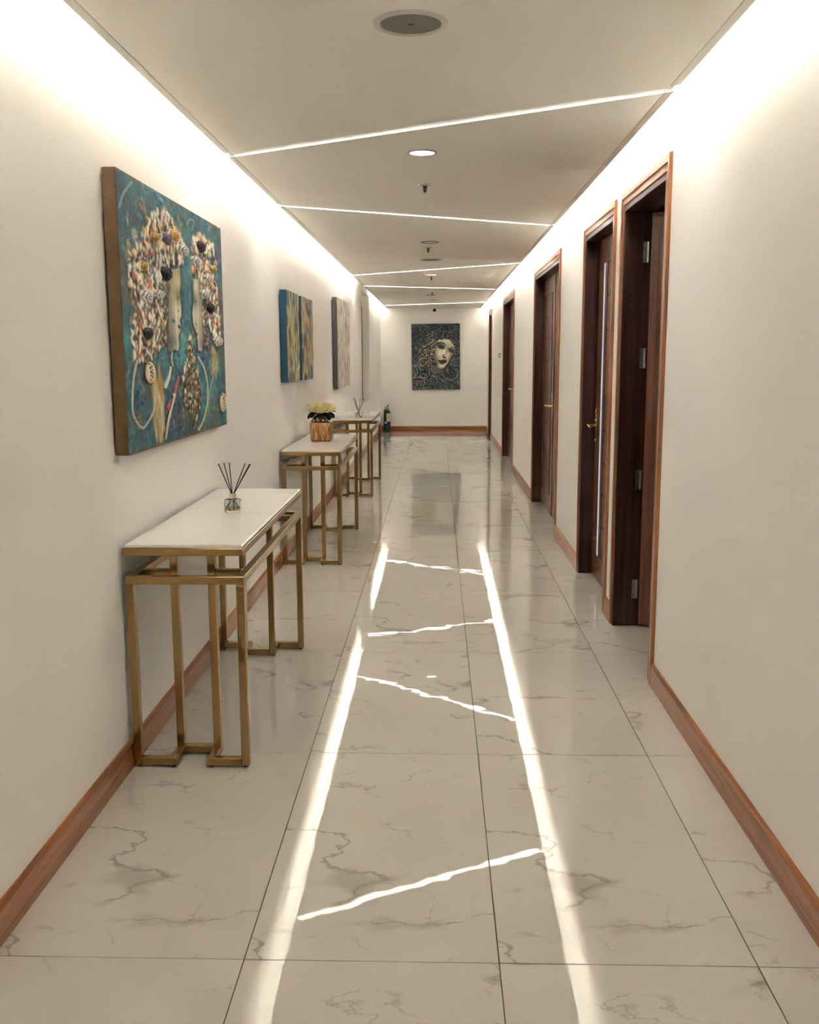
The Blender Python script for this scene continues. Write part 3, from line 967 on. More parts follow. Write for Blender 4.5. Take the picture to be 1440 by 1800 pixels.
# ================================================================== PAINTINGS
# each picture is painted stroke by stroke into a colour + relief field, then built as a real relief surface
def vnoise(H, W, ch, cw, rg):
    g = rg.random((ch + 2, cw + 2))
    y = np.linspace(0, ch, H, endpoint=False); x = np.linspace(0, cw, W, endpoint=False)
    yi, xi = y.astype(int), x.astype(int)
    fy, fx = (y - yi)[:, None], (x - xi)[None, :]
    fy = fy * fy * (3 - 2 * fy); fx = fx * fx * (3 - 2 * fx)
    a = g[yi][:, xi]; b = g[yi][:, xi + 1]; c = g[yi + 1][:, xi]; d = g[yi + 1][:, xi + 1]
    return (a * (1 - fx) + b * fx) * (1 - fy) + (c * (1 - fx) + d * fx) * fy

class Canvas:
    def __init__(s, W, H, seed):
        s.W, s.H = W, H
        s.rg = np.random.default_rng(seed)
        s.c = np.zeros((H, W, 3)); s.h = np.zeros((H, W))
    def noise(s, ch, cw): return vnoise(s.H, s.W, ch, cw, s.rg)
    def dab(s, u, v, ru, rv, ang, col, h=0.0, hard=0.6, alpha=1.0, taper=0.0):
        """elliptical brush mark; u,v,ru,rv as fractions of the canvas"""
        W, H = s.W, s.H
        px, py, rx, ry = u * W, v * H, max(ru * W, 0.6), max(rv * H, 0.6)
        R = max(rx, ry) + 1.5
        x0, x1, y0, y1 = int(max(0, px - R)), int(min(W, px + R + 1)), int(max(0, py - R)), int(min(H, py + R + 1))
        if x1 <= x0 or y1 <= y0: return
        X = np.arange(x0, x1)[None, :] + 0.5 - px; Y = np.arange(y0, y1)[:, None] + 0.5 - py
        ca, sa = math.cos(ang), math.sin(ang)
        a = (X * ca + Y * sa) / rx; b = (-X * sa + Y * ca) / ry
        if taper: a = a / np.clip(1 - taper * b, 0.25, 2)
        d = np.sqrt(a * a + b * b)
        m = np.clip((1 - d) / max(1e-3, 1 - hard), 0, 1) * alpha
        blk = s.c[y0:y1, x0:x1]
        blk += (np.array(col) / 255.0 - blk) * m[..., None]
        if h:
            hb = s.h[y0:y1, x0:x1]
            np.maximum(hb, hb * (1 - m) + m * h * np.sqrt(np.clip(1 - d * d * 0.8, 0, 1)), out=hb)
    def inside(s, poly):
        X = (np.arange(s.W)[None, :] + 0.5) / s.W + np.zeros((s.H, 1)); Y = (np.arange(s.H)[:, None] + 0.5) / s.H + np.zeros((1, s.W))
        m = np.zeros((s.H, s.W), bool); n = len(poly)
        for i in range(n):
            x1, y1 = poly[i]; x2, y2 = poly[(i + 1) % n]
            if y1 == y2: continue
            cond = ((Y < y1) != (Y < y2)) & (X < (x2 - x1) * (Y - y1) / (y2 - y1) + x1)
            m ^= cond
        return m
    def blur(s, m, k=1):
        m = m.astype(float)
        for _ in range(k):
            p = np.pad(m, 1, mode='edge')
            m = (p[1:-1, 1:-1] * 2 + p[:-2, 1:-1] + p[2:, 1:-1] + p[1:-1, :-2] + p[1:-1, 2:]) / 6
        return m
    def fill(s, poly, col, alpha=1.0, soft=1, h=0.0):
        m = s.blur(s.inside(poly), soft) * alpha
        s.c += (np.array(col) / 255.0 - s.c) * m[..., None]
        if h: s.h = np.maximum(s.h, m * h)
        return m
    def curve(s, pts, col, w, h=0.0, alpha=1.0, w1=None, n=60):
        """smooth thick line through pts (fractions); w in canvas-height fractions"""
        P = np.array(pts, float); k = len(P)
        t = np.linspace(0, k - 1, n)
        out = []
        for q in t:
            i = int(min(q, k - 2)); f = q - i
            p0, p1, p2, p3 = P[max(i - 1, 0)], P[i], P[i + 1], P[min(i + 2, k - 1)]
            out.append(0.5 * ((2 * p1) + (-p0 + p2) * f + (2 * p0 - 5 * p1 + 4 * p2 - p3) * f * f + (-p0 + 3 * p1 - 3 * p2 + p3) * f ** 3))
        for j, (u, v) in enumerate(out):
            ww = w if w1 is None else w + (w1 - w) * j / (n - 1)
            s.dab(u, v, ww * s.H / s.W, ww, 0, col, h, 0.55, alpha)
    def scatter(s, poly, n, cols, ru, rv, h, ang=0.25, shadow=True, wts=None, hard=0.65):
        us = [p[0] for p in poly]; vs = [p[1] for p in poly]
        msk = s.inside(poly)
        cnt = 0; pts = []
        while cnt < n:
            u, v = s.rg.uniform(min(us), max(us)), s.rg.uniform(min(vs), max(vs))
            if msk[min(s.H - 1, int(v * s.H)), min(s.W - 1, int(u * s.W))]:
                pts.append((v, u)); cnt += 1
        pts.sort(reverse=True)
        if wts is not None: wts = np.array(wts) / sum(wts)
        for v, u in pts:
            c = np.array(cols[s.rg.choice(len(cols), p=wts)], float) + s.rg.normal(0, 9)
            a = s.rg.normal(0, ang); k = s.rg.uniform(0.7, 1.35)
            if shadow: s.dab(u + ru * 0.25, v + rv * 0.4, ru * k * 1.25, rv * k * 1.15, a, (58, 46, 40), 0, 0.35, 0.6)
            s.dab(u, v, ru * k, rv * k, a, np.clip(c, 0, 255), h * s.rg.uniform(0.5, 1.2), hard, 0.95, 0.35)
            s.dab(u - ru * 0.2, v - rv * 0.2, ru * k * 0.4, rv * k * 0.6, a, np.clip(c + 28, 0, 255), 0, 0.3, 0.6)

def picture(name, cv, parent, place, mat):
    """relief surface; place(u, v, h) -> xyz"""
    W, H = cv.W, cv.H
    h = cv.blur(cv.h, 1)
    u = (np.arange(W + 1) / W); v = (np.arange(H + 1) / H)
    hp = np.pad(h, ((0, 1), (0, 1)), mode='edge')
    hp[0, :] = hp[-1, :] = 0; hp[:, 0] = hp[:, -1] = 0
    U, V = np.meshgrid(u, v)
    co = place(U.ravel(), V.ravel(), hp.ravel())
    i = np.arange(H * W); r, c = i // W, i % W
    q = np.stack([r * (W + 1) + c, (r + 1) * (W + 1) + c, (r + 1) * (W + 1) + c + 1, r * (W + 1) + c + 1], 1)
    me = bpy.data.meshes.new(name)
    me.vertices.add(len(co)); me.vertices.foreach_set('co', co.astype(np.float32).ravel())
    me.loops.add(4 * len(q)); me.polygons.add(len(q))
    me.loops.foreach_set('vertex_index', q.astype(np.int32).ravel())
    me.polygons.foreach_set('loop_start', (np.arange(len(q)) * 4).astype(np.int32))
    me.update(calc_edges=True)
    me.polygons.foreach_set('use_smooth', np.ones(len(q), bool))
    cp = np.pad(np.clip(cv.c, 0, 1), ((0, 1), (0, 1), (0, 0)), mode='edge').reshape(-1, 3)
    lin = np.where(cp <= 0.04045, cp / 12.92, ((cp + 0.055) / 1.055) ** 2.4)
    at = me.color_attributes.new('paint', 'FLOAT_COLOR', 'POINT')
    at.data.foreach_set('color', np.concatenate([lin, np.ones((len(lin), 1))], 1).astype(np.float32).ravel())
    me.validate(); me.update()
    return obj(name, me, mat, parent)

M['paint'] = paintmat('oil_paint', 0.5)

# ---------------------------------------------------------- large floral relief on the left wall
P1_HL = [(0.221, 0.128), (0.315, 0.065), (0.408, 0.07), (0.554, 0.17), (0.519, 0.244), (0.36, 0.306), (0.318, 0.48), (0.282, 0.609), (0.138, 0.673), (0.06, 0.654), (0.055, 0.552), (0.105, 0.472), (0.053, 0.414), (0.054, 0.29), (0.142, 0.235)]
P1_HR = [(0.634, 0.124), (0.739, 0.079), (0.889, 0.107), (0.912, 0.223), (0.95, 0.392), (0.953, 0.524), (0.896, 0.606), (0.782, 0.491), (0.74, 0.371), (0.695, 0.303), (0.619, 0.267)]
P1_FL = [(0.352, 0.307), (0.489, 0.271), (0.494, 0.33), (0.478, 0.377), (0.486, 0.436), (0.488, 0.473), (0.466, 0.494), (0.475, 0.516), (0.467, 0.542), (0.449, 0.562), (0.452, 0.603), (0.435, 0.626), (0.393, 0.62), (0.35, 0.635), (0.308, 0.579), (0.325, 0.451)]
P1_FR = [(0.623, 0.305), (0.739, 0.281), (0.746, 0.378), (0.742, 0.494), (0.748, 0.602), (0.71, 0.601), (0.692, 0.626), (0.654, 0.621), (0.643, 0.565), (0.627, 0.533), (0.606, 0.503), (0.599, 0.456), (0.616, 0.408)]
P1_BIRD = [(0.57, 0.552), (0.603, 0.646), (0.65, 0.734), (0.666, 0.824), (0.631, 0.921), (0.589, 0.974), (0.56, 0.931), (0.484, 0.847), (0.456, 0.769), (0.5, 0.693), (0.544, 0.623)]
P1_DRAPE = [(0.188, 0.727), (0.263, 0.721), (0.285, 0.807), (0.286, 0.95), (0.25, 0.996), (0.207, 0.97), (0.195, 0.871)]
P1_TULIP = [(0.802, 0.617), (0.872, 0.607), (0.915, 0.658), (0.896, 0.72), (0.834, 0.746), (0.781, 0.711)]
P1_LOOP = [(0.085, 0.664), (0.056, 0.725), (0.04, 0.795), (0.042, 0.86), (0.097, 0.912), (0.145, 0.898), (0.197, 0.857), (0.21, 0.803)]
P1_LOOP2 = [(0.655, 0.653), (0.72, 0.71), (0.751, 0.786), (0.738, 0.87), (0.691, 0.942), (0.624, 0.986)]
P1_STEM = [(0.384, 0.627), (0.375, 0.664), (0.386, 0.686)]
P1_SP1 = [(0.364, 0.693), (0.34, 0.736), (0.308, 0.768)]
P1_SP2 = [(0.432, 0.738), (0.382, 0.811), (0.327, 0.859)]
P1_SP3 = [(0.382, 0.811), (0.323, 0.903), (0.291, 0.979)]
P1_TSTEM = [(0.834, 0.746), (0.769, 0.829), (0.747, 0.93)]
P1_ARC1 = [(0.015, 0.133), (0.051, 0.076), (0.112, 0.022)]
P1_ARC2 = [(0.828, 0.044), (0.9, 0.003), (0.971, 0.005)]
P1_ARC3 = [(0.582, 0.074), (0.613, 0.044), (0.662, 0.04), (0.638, 0.085)]
P1_ROSES = [[0.366, 0.172, 0.036, 0.02, 1], [0.442, 0.142, 0.038, 0.02, 2], [0.524, 0.189, 0.045, 0.023, 0], [0.35, 0.312, 0.044, 0.024, 3], [0.177, 0.42, 0.037, 0.022, 0], [0.28, 0.403, 0.031, 0.017, 0], [0.722, 0.14, 0.047, 0.022, 4], [0.663, 0.217, 0.045, 0.022, 0], [0.804, 0.274, 0.045, 0.021, 5], [0.739, 0.356, 0.044, 0.021, 0], [0.812, 0.415, 0.046, 0.021, 3], [0.9, 0.571, 0.049, 0.022, 0], [0.17, 0.559, 0.034, 0.02, 3], [0.265, 0.184, 0.027, 0.015, 2], [0.161, 0.31, 0.022, 0.013, 2], [0.866, 0.221, 0.033, 0.015, 2]]
P1_SHELLS = [[0.172, 0.708, 0.039, 0.043], [0.936, 0.882, 0.045, 0.052]]
P1_SPOTS = [[0.097, 0.425, 0.035, 0.032, 'r'], [0.391, 0.081, 0.023, 0.02, 'r'], [0.062, 0.168, 0.015, 0.031, 'w'], [0.116, 0.193, 0.024, 0.042, 'w'], [0.183, 0.098, 0.031, 0.033, 'p'], [0.064, 0.251, 0.018, 0.032, 'y'], [0.318, 0.03, 0.047, 0.031, 't'], [0.508, 0.09, 0.029, 0.06, 'g'], [0.092, 0.725, 0.029, 0.033, 'v'], [0.085, 0.797, 0.04, 0.052, 'n'], [0.944, 0.148, 0.035, 0.07, 'v'], [0.292, 0.44, 0.025, 0.021, 't'], [0.21, 0.659, 0.032, 0.021, 't'], [0.385, 0.782, 0.041, 0.052, 'v'], [0.711, 0.652, 0.043, 0.025, 'n'], [0.33, 0.366, 0.019, 0.043, 'y'], [0.077, 0.875, 0.024, 0.02, 'b']]
def paint_floral():
    cv = Canvas(300, 400, 11)
    n1, n2, n3, n4 = cv.noise(5, 4), cv.noise(14, 9), cv.noise(40, 26), cv.noise(9, 6)
    deep, teal, turq = np.array((18, 52, 70)) / 255, np.array((32, 108, 124)) / 255, np.array((84, 166, 172)) / 255
    t = np.clip(1.1 * (0.5 * n1 + 0.35 * n2 + 0.3 * n3) - 0.1, 0, 1)[..., None]
    cv.c = np.where(t < 0.5, deep + (teal - deep) * t * 2, teal + (turq - teal) * (t - 0.5) * 2)
    br = np.clip((n4 - 0.62) * 4, 0, 1)[..., None] * 0.75
    cv.c = cv.c * (1 - br) + np.array((112, 92, 72)) / 255 * br
    vt = np.clip((cv.noise(7, 5) - 0.66) * 4, 0, 1)[..., None] * 0.7
    cv.c = cv.c * (1 - vt) + np.array((98, 78, 116)) / 255 * vt
    pal = [(40, 118, 134), (26, 78, 98), (84, 160, 166), (20, 54, 70), (116, 100, 84), (96, 84, 128), (60, 130, 120), (148, 176, 164)]
    for _ in range(1500):
        cv.dab(cv.rg.random(), cv.rg.random(), cv.rg.uniform(.006, .03), cv.rg.uniform(.006, .022), cv.rg.normal(0, .9), pal[cv.rg.integers(len(pal))], 0.0015, 0.2, 0.5)
    sp = {'r': (206, 74, 48), 'w': (224, 218, 200), 'p': (190, 130, 96), 'y': (196, 168, 84), 't': (52, 140, 156), 'g': (112, 130, 62), 'v': (120, 84, 134), 'n': (28, 66, 96), 'b': (150, 112, 66)}
    for (u, v, ru, rv, k) in P1_SPOTS:
        for _ in range(14):
            cv.dab(u + cv.rg.normal(0, ru * .45), v + cv.rg.normal(0, rv * .45), ru * .4, rv * .35, cv.rg.normal(0, .4), np.clip(np.array(sp[k]) + cv.rg.normal(0, 22), 0, 255), 0.003, 0.4, 0.7)
    for _ in range(420):
        u_, v_ = cv.rg.random(), cv.rg.random()
        cv.dab(u_, v_, cv.rg.uniform(.004, .010), cv.rg.uniform(.02, .05), cv.rg.normal(0, .35), pal[cv.rg.integers(len(pal))], 0.0012, 0.3, 0.55)
    for _ in range(46):
        u_, v_ = cv.rg.random(), cv.rg.random(); a_ = cv.rg.uniform(0, 6.28); r_ = cv.rg.uniform(.02, .06)
        cv.curve([(u_ + r_ * 1.3 * math.cos(a_ + q), v_ + r_ * math.sin(a_ + q)) for q in (0, .6, 1.2, 1.8)], (112, 168, 168), 0.0028, 0.001, 0.45, None, 24)
    for a in (P1_ARC1, P1_ARC2, P1_ARC3): cv.curve(a, (120, 172, 170), 0.006, 0.001, 0.5)
    petals = [(236, 222, 188), (246, 240, 224), (216, 200, 158), (214, 164, 84), (214, 112, 54), (182, 62, 58), (58, 132, 152), (52, 42, 38), (92, 64, 112), (150, 148, 96)]
    wt = [28, 20, 16, 9, 6, 4, 6, 6, 3, 3]
    for poly, n, f in ((P1_HL, 260, 1.0), (P1_HR, 130, 1.2)):
        cv.scatter(poly, n, [(120, 96, 70), (196, 176, 134), (216, 204, 172), (70, 60, 56), (96, 120, 120)], 0.022 * f, 0.030, 0.002, 0.3, False, None, 0.3)
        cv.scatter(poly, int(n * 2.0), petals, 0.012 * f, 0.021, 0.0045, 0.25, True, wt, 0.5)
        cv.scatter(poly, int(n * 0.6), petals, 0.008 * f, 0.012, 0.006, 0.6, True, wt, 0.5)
        cv.scatter(poly, int(n * 0.7), [(252, 248, 236), (246, 234, 200), (238, 190, 104), (226, 108, 60)], 0.009 * f, 0.020, 0.006, 0.25, False, [12, 9, 3, 2], 0.5)
    # the two facing profiles
    for poly, dirx in ((P1_FL, 1), (P1_FR, -1)):
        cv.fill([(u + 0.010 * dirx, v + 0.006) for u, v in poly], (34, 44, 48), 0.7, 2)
        m = cv.fill(poly, (168, 164, 146), 1.0, 1, 0.004)
        X = (np.arange(cv.W) + .5) / cv.W
        us = [p[0] for p in poly]; u0, u1 = min(us), max(us)
        g = (X - u0) / (u1 - u0) if dirx > 0 else (u1 - X) / (u1 - u0)
        sh = np.interp(g, [0, .3, .6, .85, 1], [-.22, -.05, .12, .06, -.08])[None, :, None]
        st = (cv.noise(6, 90) - .5)[..., None] * 0.22
        cv.c += (sh + st) * m[..., None]
        yl = np.clip(cv.noise(5, 16) - .55, 0, 1)[..., None] * 1.6 * m[..., None]
        cv.c = cv.c * (1 - yl) + np.array((190, 170, 84)) / 255 * yl
    X2 = (np.arange(cv.W)[None, :] + .5) / cv.W; Y2 = (np.arange(cv.H)[:, None] + .5) / cv.H
    fm = np.maximum(cv.blur(cv.inside(P1_FL), 1), cv.blur(cv.inside(P1_FR), 1))
    def tone(u, v, ru, rv, k): cv.c[:] += (k * np.exp(-((X2 - u) / ru) ** 2 - ((Y2 - v) / rv) ** 2) * fm)[..., None]
    for (u, v, ru, rv, k) in ((.455, .395, .03, .03, -.24), (.43, .46, .05, .05, .12), (.478, .455, .02, .05, .12), (.40, .59, .06, .03, -.18), (.34, .45, .03, .2, -.2), (.45, .60, .03, .02, .1),
                              (.635, .395, .03, .03, -.22), (.66, .46, .05, .05, .12), (.612, .46, .02, .04, .12), (.70, .59, .05, .03, -.18), (.745, .45, .03, .2, -.2), (.46, .33, .04, .03, .10), (.64, .33, .04, .03, .10)):
        tone(u, v, ru, rv, k)
    cv.scatter([(.300, .30), (.372, .30), (.352, .42), (.345, .58), (.300, .61)], 90, petals, 0.012, 0.018, 0.006, 0.3, True, wt, 0.5)
    cv.scatter([(.712, .28), (.765, .28), (.775, .45), (.775, .60), (.728, .60), (.722, .45)], 80, petals, 0.014, 0.018, 0.006, 0.3, True, wt, 0.5)
    for (u, v, w_, c_) in ((.455, .40, .010, (82, 80, 74)), (.452, .455, .006, (70, 66, 62)), (.640, .40, .010, (86, 82, 74)), (.632, .50, .006, (96, 84, 76))):
        cv.dab(u, v, w_ * 1.6, w_, 0.2, c_, 0, 0.3, 0.8)
    cv.dab(.455, .522, .022, .011, 0.15, (122, 62, 58), 0.007, 0.5, 0.95); cv.dab(.640, .545, .018, .006, -.1, (150, 84, 74), 0.007, 0.5, 0.9)
    cv.dab(.40, .50, .022, .012, 0.4, (40, 108, 118), 0.006, 0.5, 0.9)
    cv.curve(P1_STEM, (206, 196, 160), 0.005, 0.003)
    # drapery, lower ornaments
    cv.scatter(P1_DRAPE, 90, [(186, 158, 84), (206, 200, 168), (202, 134, 52), (150, 150, 104), (214, 208, 186)], 0.012, 0.060, 0.003, 0.08, False, None, 0.25)
    cv.scatter(P1_TULIP, 50, [(176, 186, 160), (150, 150, 96), (206, 128, 52), (110, 130, 96)], 0.016, 0.030, 0.003, 0.1, False, None, 0.3)
    cv.curve(P1_LOOP, (206, 200, 178), 0.007, 0.004); cv.curve(P1_LOOP2, (200, 196, 160), 0.008, 0.004)
    cv.curve(P1_TSTEM, (176, 176, 140), 0.005, 0.002)
    cv.curve(P1_SP1, (214, 210, 196), 0.006, 0.004, 1, 0.013); cv.curve(P1_SP2, (206, 84, 92), 0.007, 0.005, 1, 0.014)
    cv.curve([(u + .012, v) for u, v in P1_SP2], (60, 52, 96), 0.004, 0.003); cv.curve(P1_SP3, (216, 208, 186), 0.013, 0.004, 1, 0.006)
    cv.curve([(u - .016, v) for u, v in P1_SP3], (32, 34, 44), 0.004, 0.002)
    # the gilded plumed figure
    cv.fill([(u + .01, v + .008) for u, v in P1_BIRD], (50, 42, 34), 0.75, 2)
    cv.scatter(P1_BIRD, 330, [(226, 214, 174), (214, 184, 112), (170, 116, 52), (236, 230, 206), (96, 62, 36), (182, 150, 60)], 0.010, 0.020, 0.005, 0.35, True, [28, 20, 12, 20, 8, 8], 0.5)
    for (u, v, ru, rv) in P1_SHELLS: cv.dab(u + .006, v + .006, ru * 1.1, rv * 1.08, 0, (40, 36, 34), 0, 0.7, 0.9)
    # small turquoise accents and a bare strip along the edges
    for _ in range(160): cv.dab(cv.rg.random(), cv.rg.uniform(.55, .98), .008, .006, cv.rg.normal(0, .8), (88, 168, 170), 0.002, 0.4, 0.6)
    for k in range(26): cv.dab(cv.rg.random(), cv.rg.choice([0.005, 0.995]), .05, .012, 0, (112, 88, 62), 0, 0.3, 0.8)
    return cv

PX = WL + 0.050         # front plane of the left wall canvases
def wall_canvas(name, label, y0, y1, z0, z1, xf, side_mat, cv, cat='painting', group=None):
    root = tag(empty(name, (WL, (y0 + y1) / 2, z0)), label, cat, group)
    hl = (y1 - y0) / 2; hh = z1 - z0; d = xf - WL
    MB().box(0.006, d - 0.0006, -hl, hl, 0, hh).build('canvas_sides', side_mat, root, None, 0.002)
    box('wall_batten', M['black'], root, 0.0, 0.006, -hl + 0.03, hl - 0.03, 0.03, hh - 0.03)
    def place(u, v, h): return np.stack([d + h, -hl + 2 * hl * u, hh * (1 - v)], -1)
    picture('painted_surface', cv, root, place, M['paint'])
    return root, d, hl, hh

M['kraft'] = noisy('kraft_brown_edge', srgb(118, 92, 64), 0.06, 20, 0.8)
M['navy'] = noisy('blue_painted_edge', srgb(30, 82, 112), 0.08, 15, 0.6)
M['greyedge'] = noisy('grey_painted_edge', srgb(98, 92, 92), 0.06, 15, 0.7)
M['blackedge'] = noisy('black_painted_edge', srgb(34, 34, 34), 0.1, 15, 0.6)
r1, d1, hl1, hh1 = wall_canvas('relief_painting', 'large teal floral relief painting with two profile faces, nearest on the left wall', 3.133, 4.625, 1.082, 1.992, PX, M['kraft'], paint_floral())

# sculpted roses and shells standing proud of the large canvas
RC = [((228, 226, 220), (42, 40, 46)), ((120, 112, 140), (36, 30, 48)), ((226, 186, 110), (126, 78, 40)), ((34, 26, 26), (10, 8, 8)), ((70, 22, 24), (14, 8, 8)), ((226, 214, 196), (150, 46, 52))]
def colored_grid(name, pts, cols, nr, na, parent, loc):
    v = [tuple(p) for p in pts]; fs = []
    for i in range(nr - 1):
        for k in range(na): fs.append((i * na + k, i * na + (k + 1) % na, (i + 1) * na + (k + 1) % na, (i + 1) * na + k))
    me = bpy.data.meshes.new(name); me.from_pydata(v, [], fs)
    me.polygons.foreach_set('use_smooth', [True] * len(fs))
    at = me.color_attributes.new('paint', 'FLOAT_COLOR', 'POINT')
    arr = []
    for c in cols: arr += [*srgb(*c), 1.0]
    at.data.foreach_set('color', arr)
    me.update()
    return obj(name, me, M['paint'], parent, loc)
for (u, v, ru, rv, k) in P1_ROSES:
    ry, rz = ru * 2 * hl1 * 1.15, rv * hh1 * 1.25
    hi, lo = RC[k]; nr, na = 15, 36
    pts = []; cols = []
    for i in range(nr):
        rr = i / (nr - 1)
        for a in range(na):
            th = 2 * math.pi * a / na
            sp = abs(math.sin(rr * 8.5 - th * 1.5 + 0.9 * math.sin(5 * th + k) * rr)) if rr > 0.12 else 0.3
            lob = 1 + 0.05 * math.sin(5 * th + k) + 0.04 * math.sin(3 * th)
            hgt = 0.013 * (1 - rr ** 2.2) + 0.005 * (sp - 0.4) * (rr > 0.05) - (0.006 if i == nr - 1 else 0)
            pts.append((hgt, ry * rr * lob * math.cos(th), rz * rr * lob * math.sin(th)))
            t = min(1, max(0, sp * 1.9 - 0.15))
            cols.append(tuple(lo[q] + (hi[q] - lo[q]) * t for q in range(3)))
    colored_grid('sculpted_rose', pts, cols, nr, na, r1, (d1 + 0.004, -hl1 + 2 * hl1 * u, hh1 * (1 - v)))
for (u, v, ru, rv) in P1_SHELLS:
    ry, rz = ru * 2 * hl1, rv * hh1; nr, na = 12, 28
    pts = []; cols = []
    for i in range(nr):
        rr = i / (nr - 1)
        for a in range(na):
            th = 2 * math.pi * a / na
            y_, z_ = rr * math.cos(th), rr * math.sin(th)
            zig = abs(y_ + 0.15 - 0.16 * (1 if int((z_ + 1) * 6) % 2 else -1)) < 0.14 and abs(z_) < 0.82
            pts.append((0.014 * math.sqrt(max(0, 1 - rr * rr)) - (0.004 if zig else 0), ry * y_, rz * z_))
            cols.append((74, 52, 38) if zig or rr > 0.97 else (226, 206, 172))
    colored_grid('sculpted_shell', pts, cols, nr, na, r1, (d1 + 0.003, -hl1 + 2 * hl1 * u, hh1 * (1 - v)))

# ---------------------------------------------------------- two narrow panels of the blue and gold diptych, pale abstract
def paint_streaks(seed, W, H, base, pal, wts, n, ru, rv, h, edge=None):
    cv = Canvas(W, H, seed)
    cv.c[:] = np.array(base) / 255
    cv.c += (cv.noise(8, 10) - .5)[..., None] * 0.12
    p = np.array(wts) / sum(wts)
    for _ in range(n):
        c = np.array(pal[cv.rg.choice(len(pal), p=p)]) + cv.rg.normal(0, 10)
        k = cv.rg.uniform(.6, 1.4)
        u_, v_ = cv.rg.random(), cv.rg.random()
        if edge is not None and cv.rg.random() < 0.5 * (abs(v_ - .5) * 2) ** 6: c = np.array(edge)
        cv.dab(u_ + .01, v_ + .004, ru * k, rv * k, cv.rg.normal(0, .06), np.clip(c * .45, 0, 255), 0, .3, .55)
        cv.dab(u_, v_, ru * k, rv * k, cv.rg.normal(0, .06), np.clip(c, 0, 255), h * cv.rg.random(), .35, .9, .3)
    return cv
pal2 = [(214, 202, 142), (226, 218, 182), (196, 150, 70), (176, 200, 190), (58, 116, 128), (22, 52, 76), (104, 116, 52), (206, 178, 84)]
wt2 = [24, 20, 14, 12, 9, 8, 7, 10]
wall_canvas('abstract_painting', 'blue edged abstract canvas in cream, gold and green, left panel of the pair', 6.566, 7.130, 1.228, 1.845, PX + 0.002, M['navy'], paint_streaks(3, 70, 150, (150, 160, 130), pal2, wt2, 300, .060, .085, .005, (24, 70, 92)), 'painting', 'pair of blue edged abstract canvases')
pal2b = [(214, 190, 128), (206, 144, 72), (178, 118, 62), (170, 190, 186), (56, 110, 130), (22, 48, 72), (196, 190, 160), (208, 176, 84)]
wall_canvas('abstract_painting', 'blue edged abstract canvas with more orange ochre, right panel of the pair', 7.275, 7.925, 1.226, 1.846, PX + 0.002, M['navy'], paint_streaks(4, 70, 150, (150, 150, 120), pal2b, [20, 18, 12, 12, 8, 9, 12, 10], 300, .060, .085, .005, (24, 60, 84)), 'painting', 'pair of blue edged abstract canvases')
pal3 = [(222, 214, 196), (234, 228, 214), (206, 192, 168), (190, 160, 124), (120, 98, 76), (84, 72, 58)]
wall_canvas('abstract_painting', 'pale cream abstract canvas with brown cracks and grey edge, third along the left wall', 9.837, 11.225, 1.073, 1.991, PX + 0.006, M['greyedge'], paint_streaks(7, 80, 160, (216, 206, 186), pal3, [40, 34, 18, 7, 3, 3], 330, .045, .085, .004))

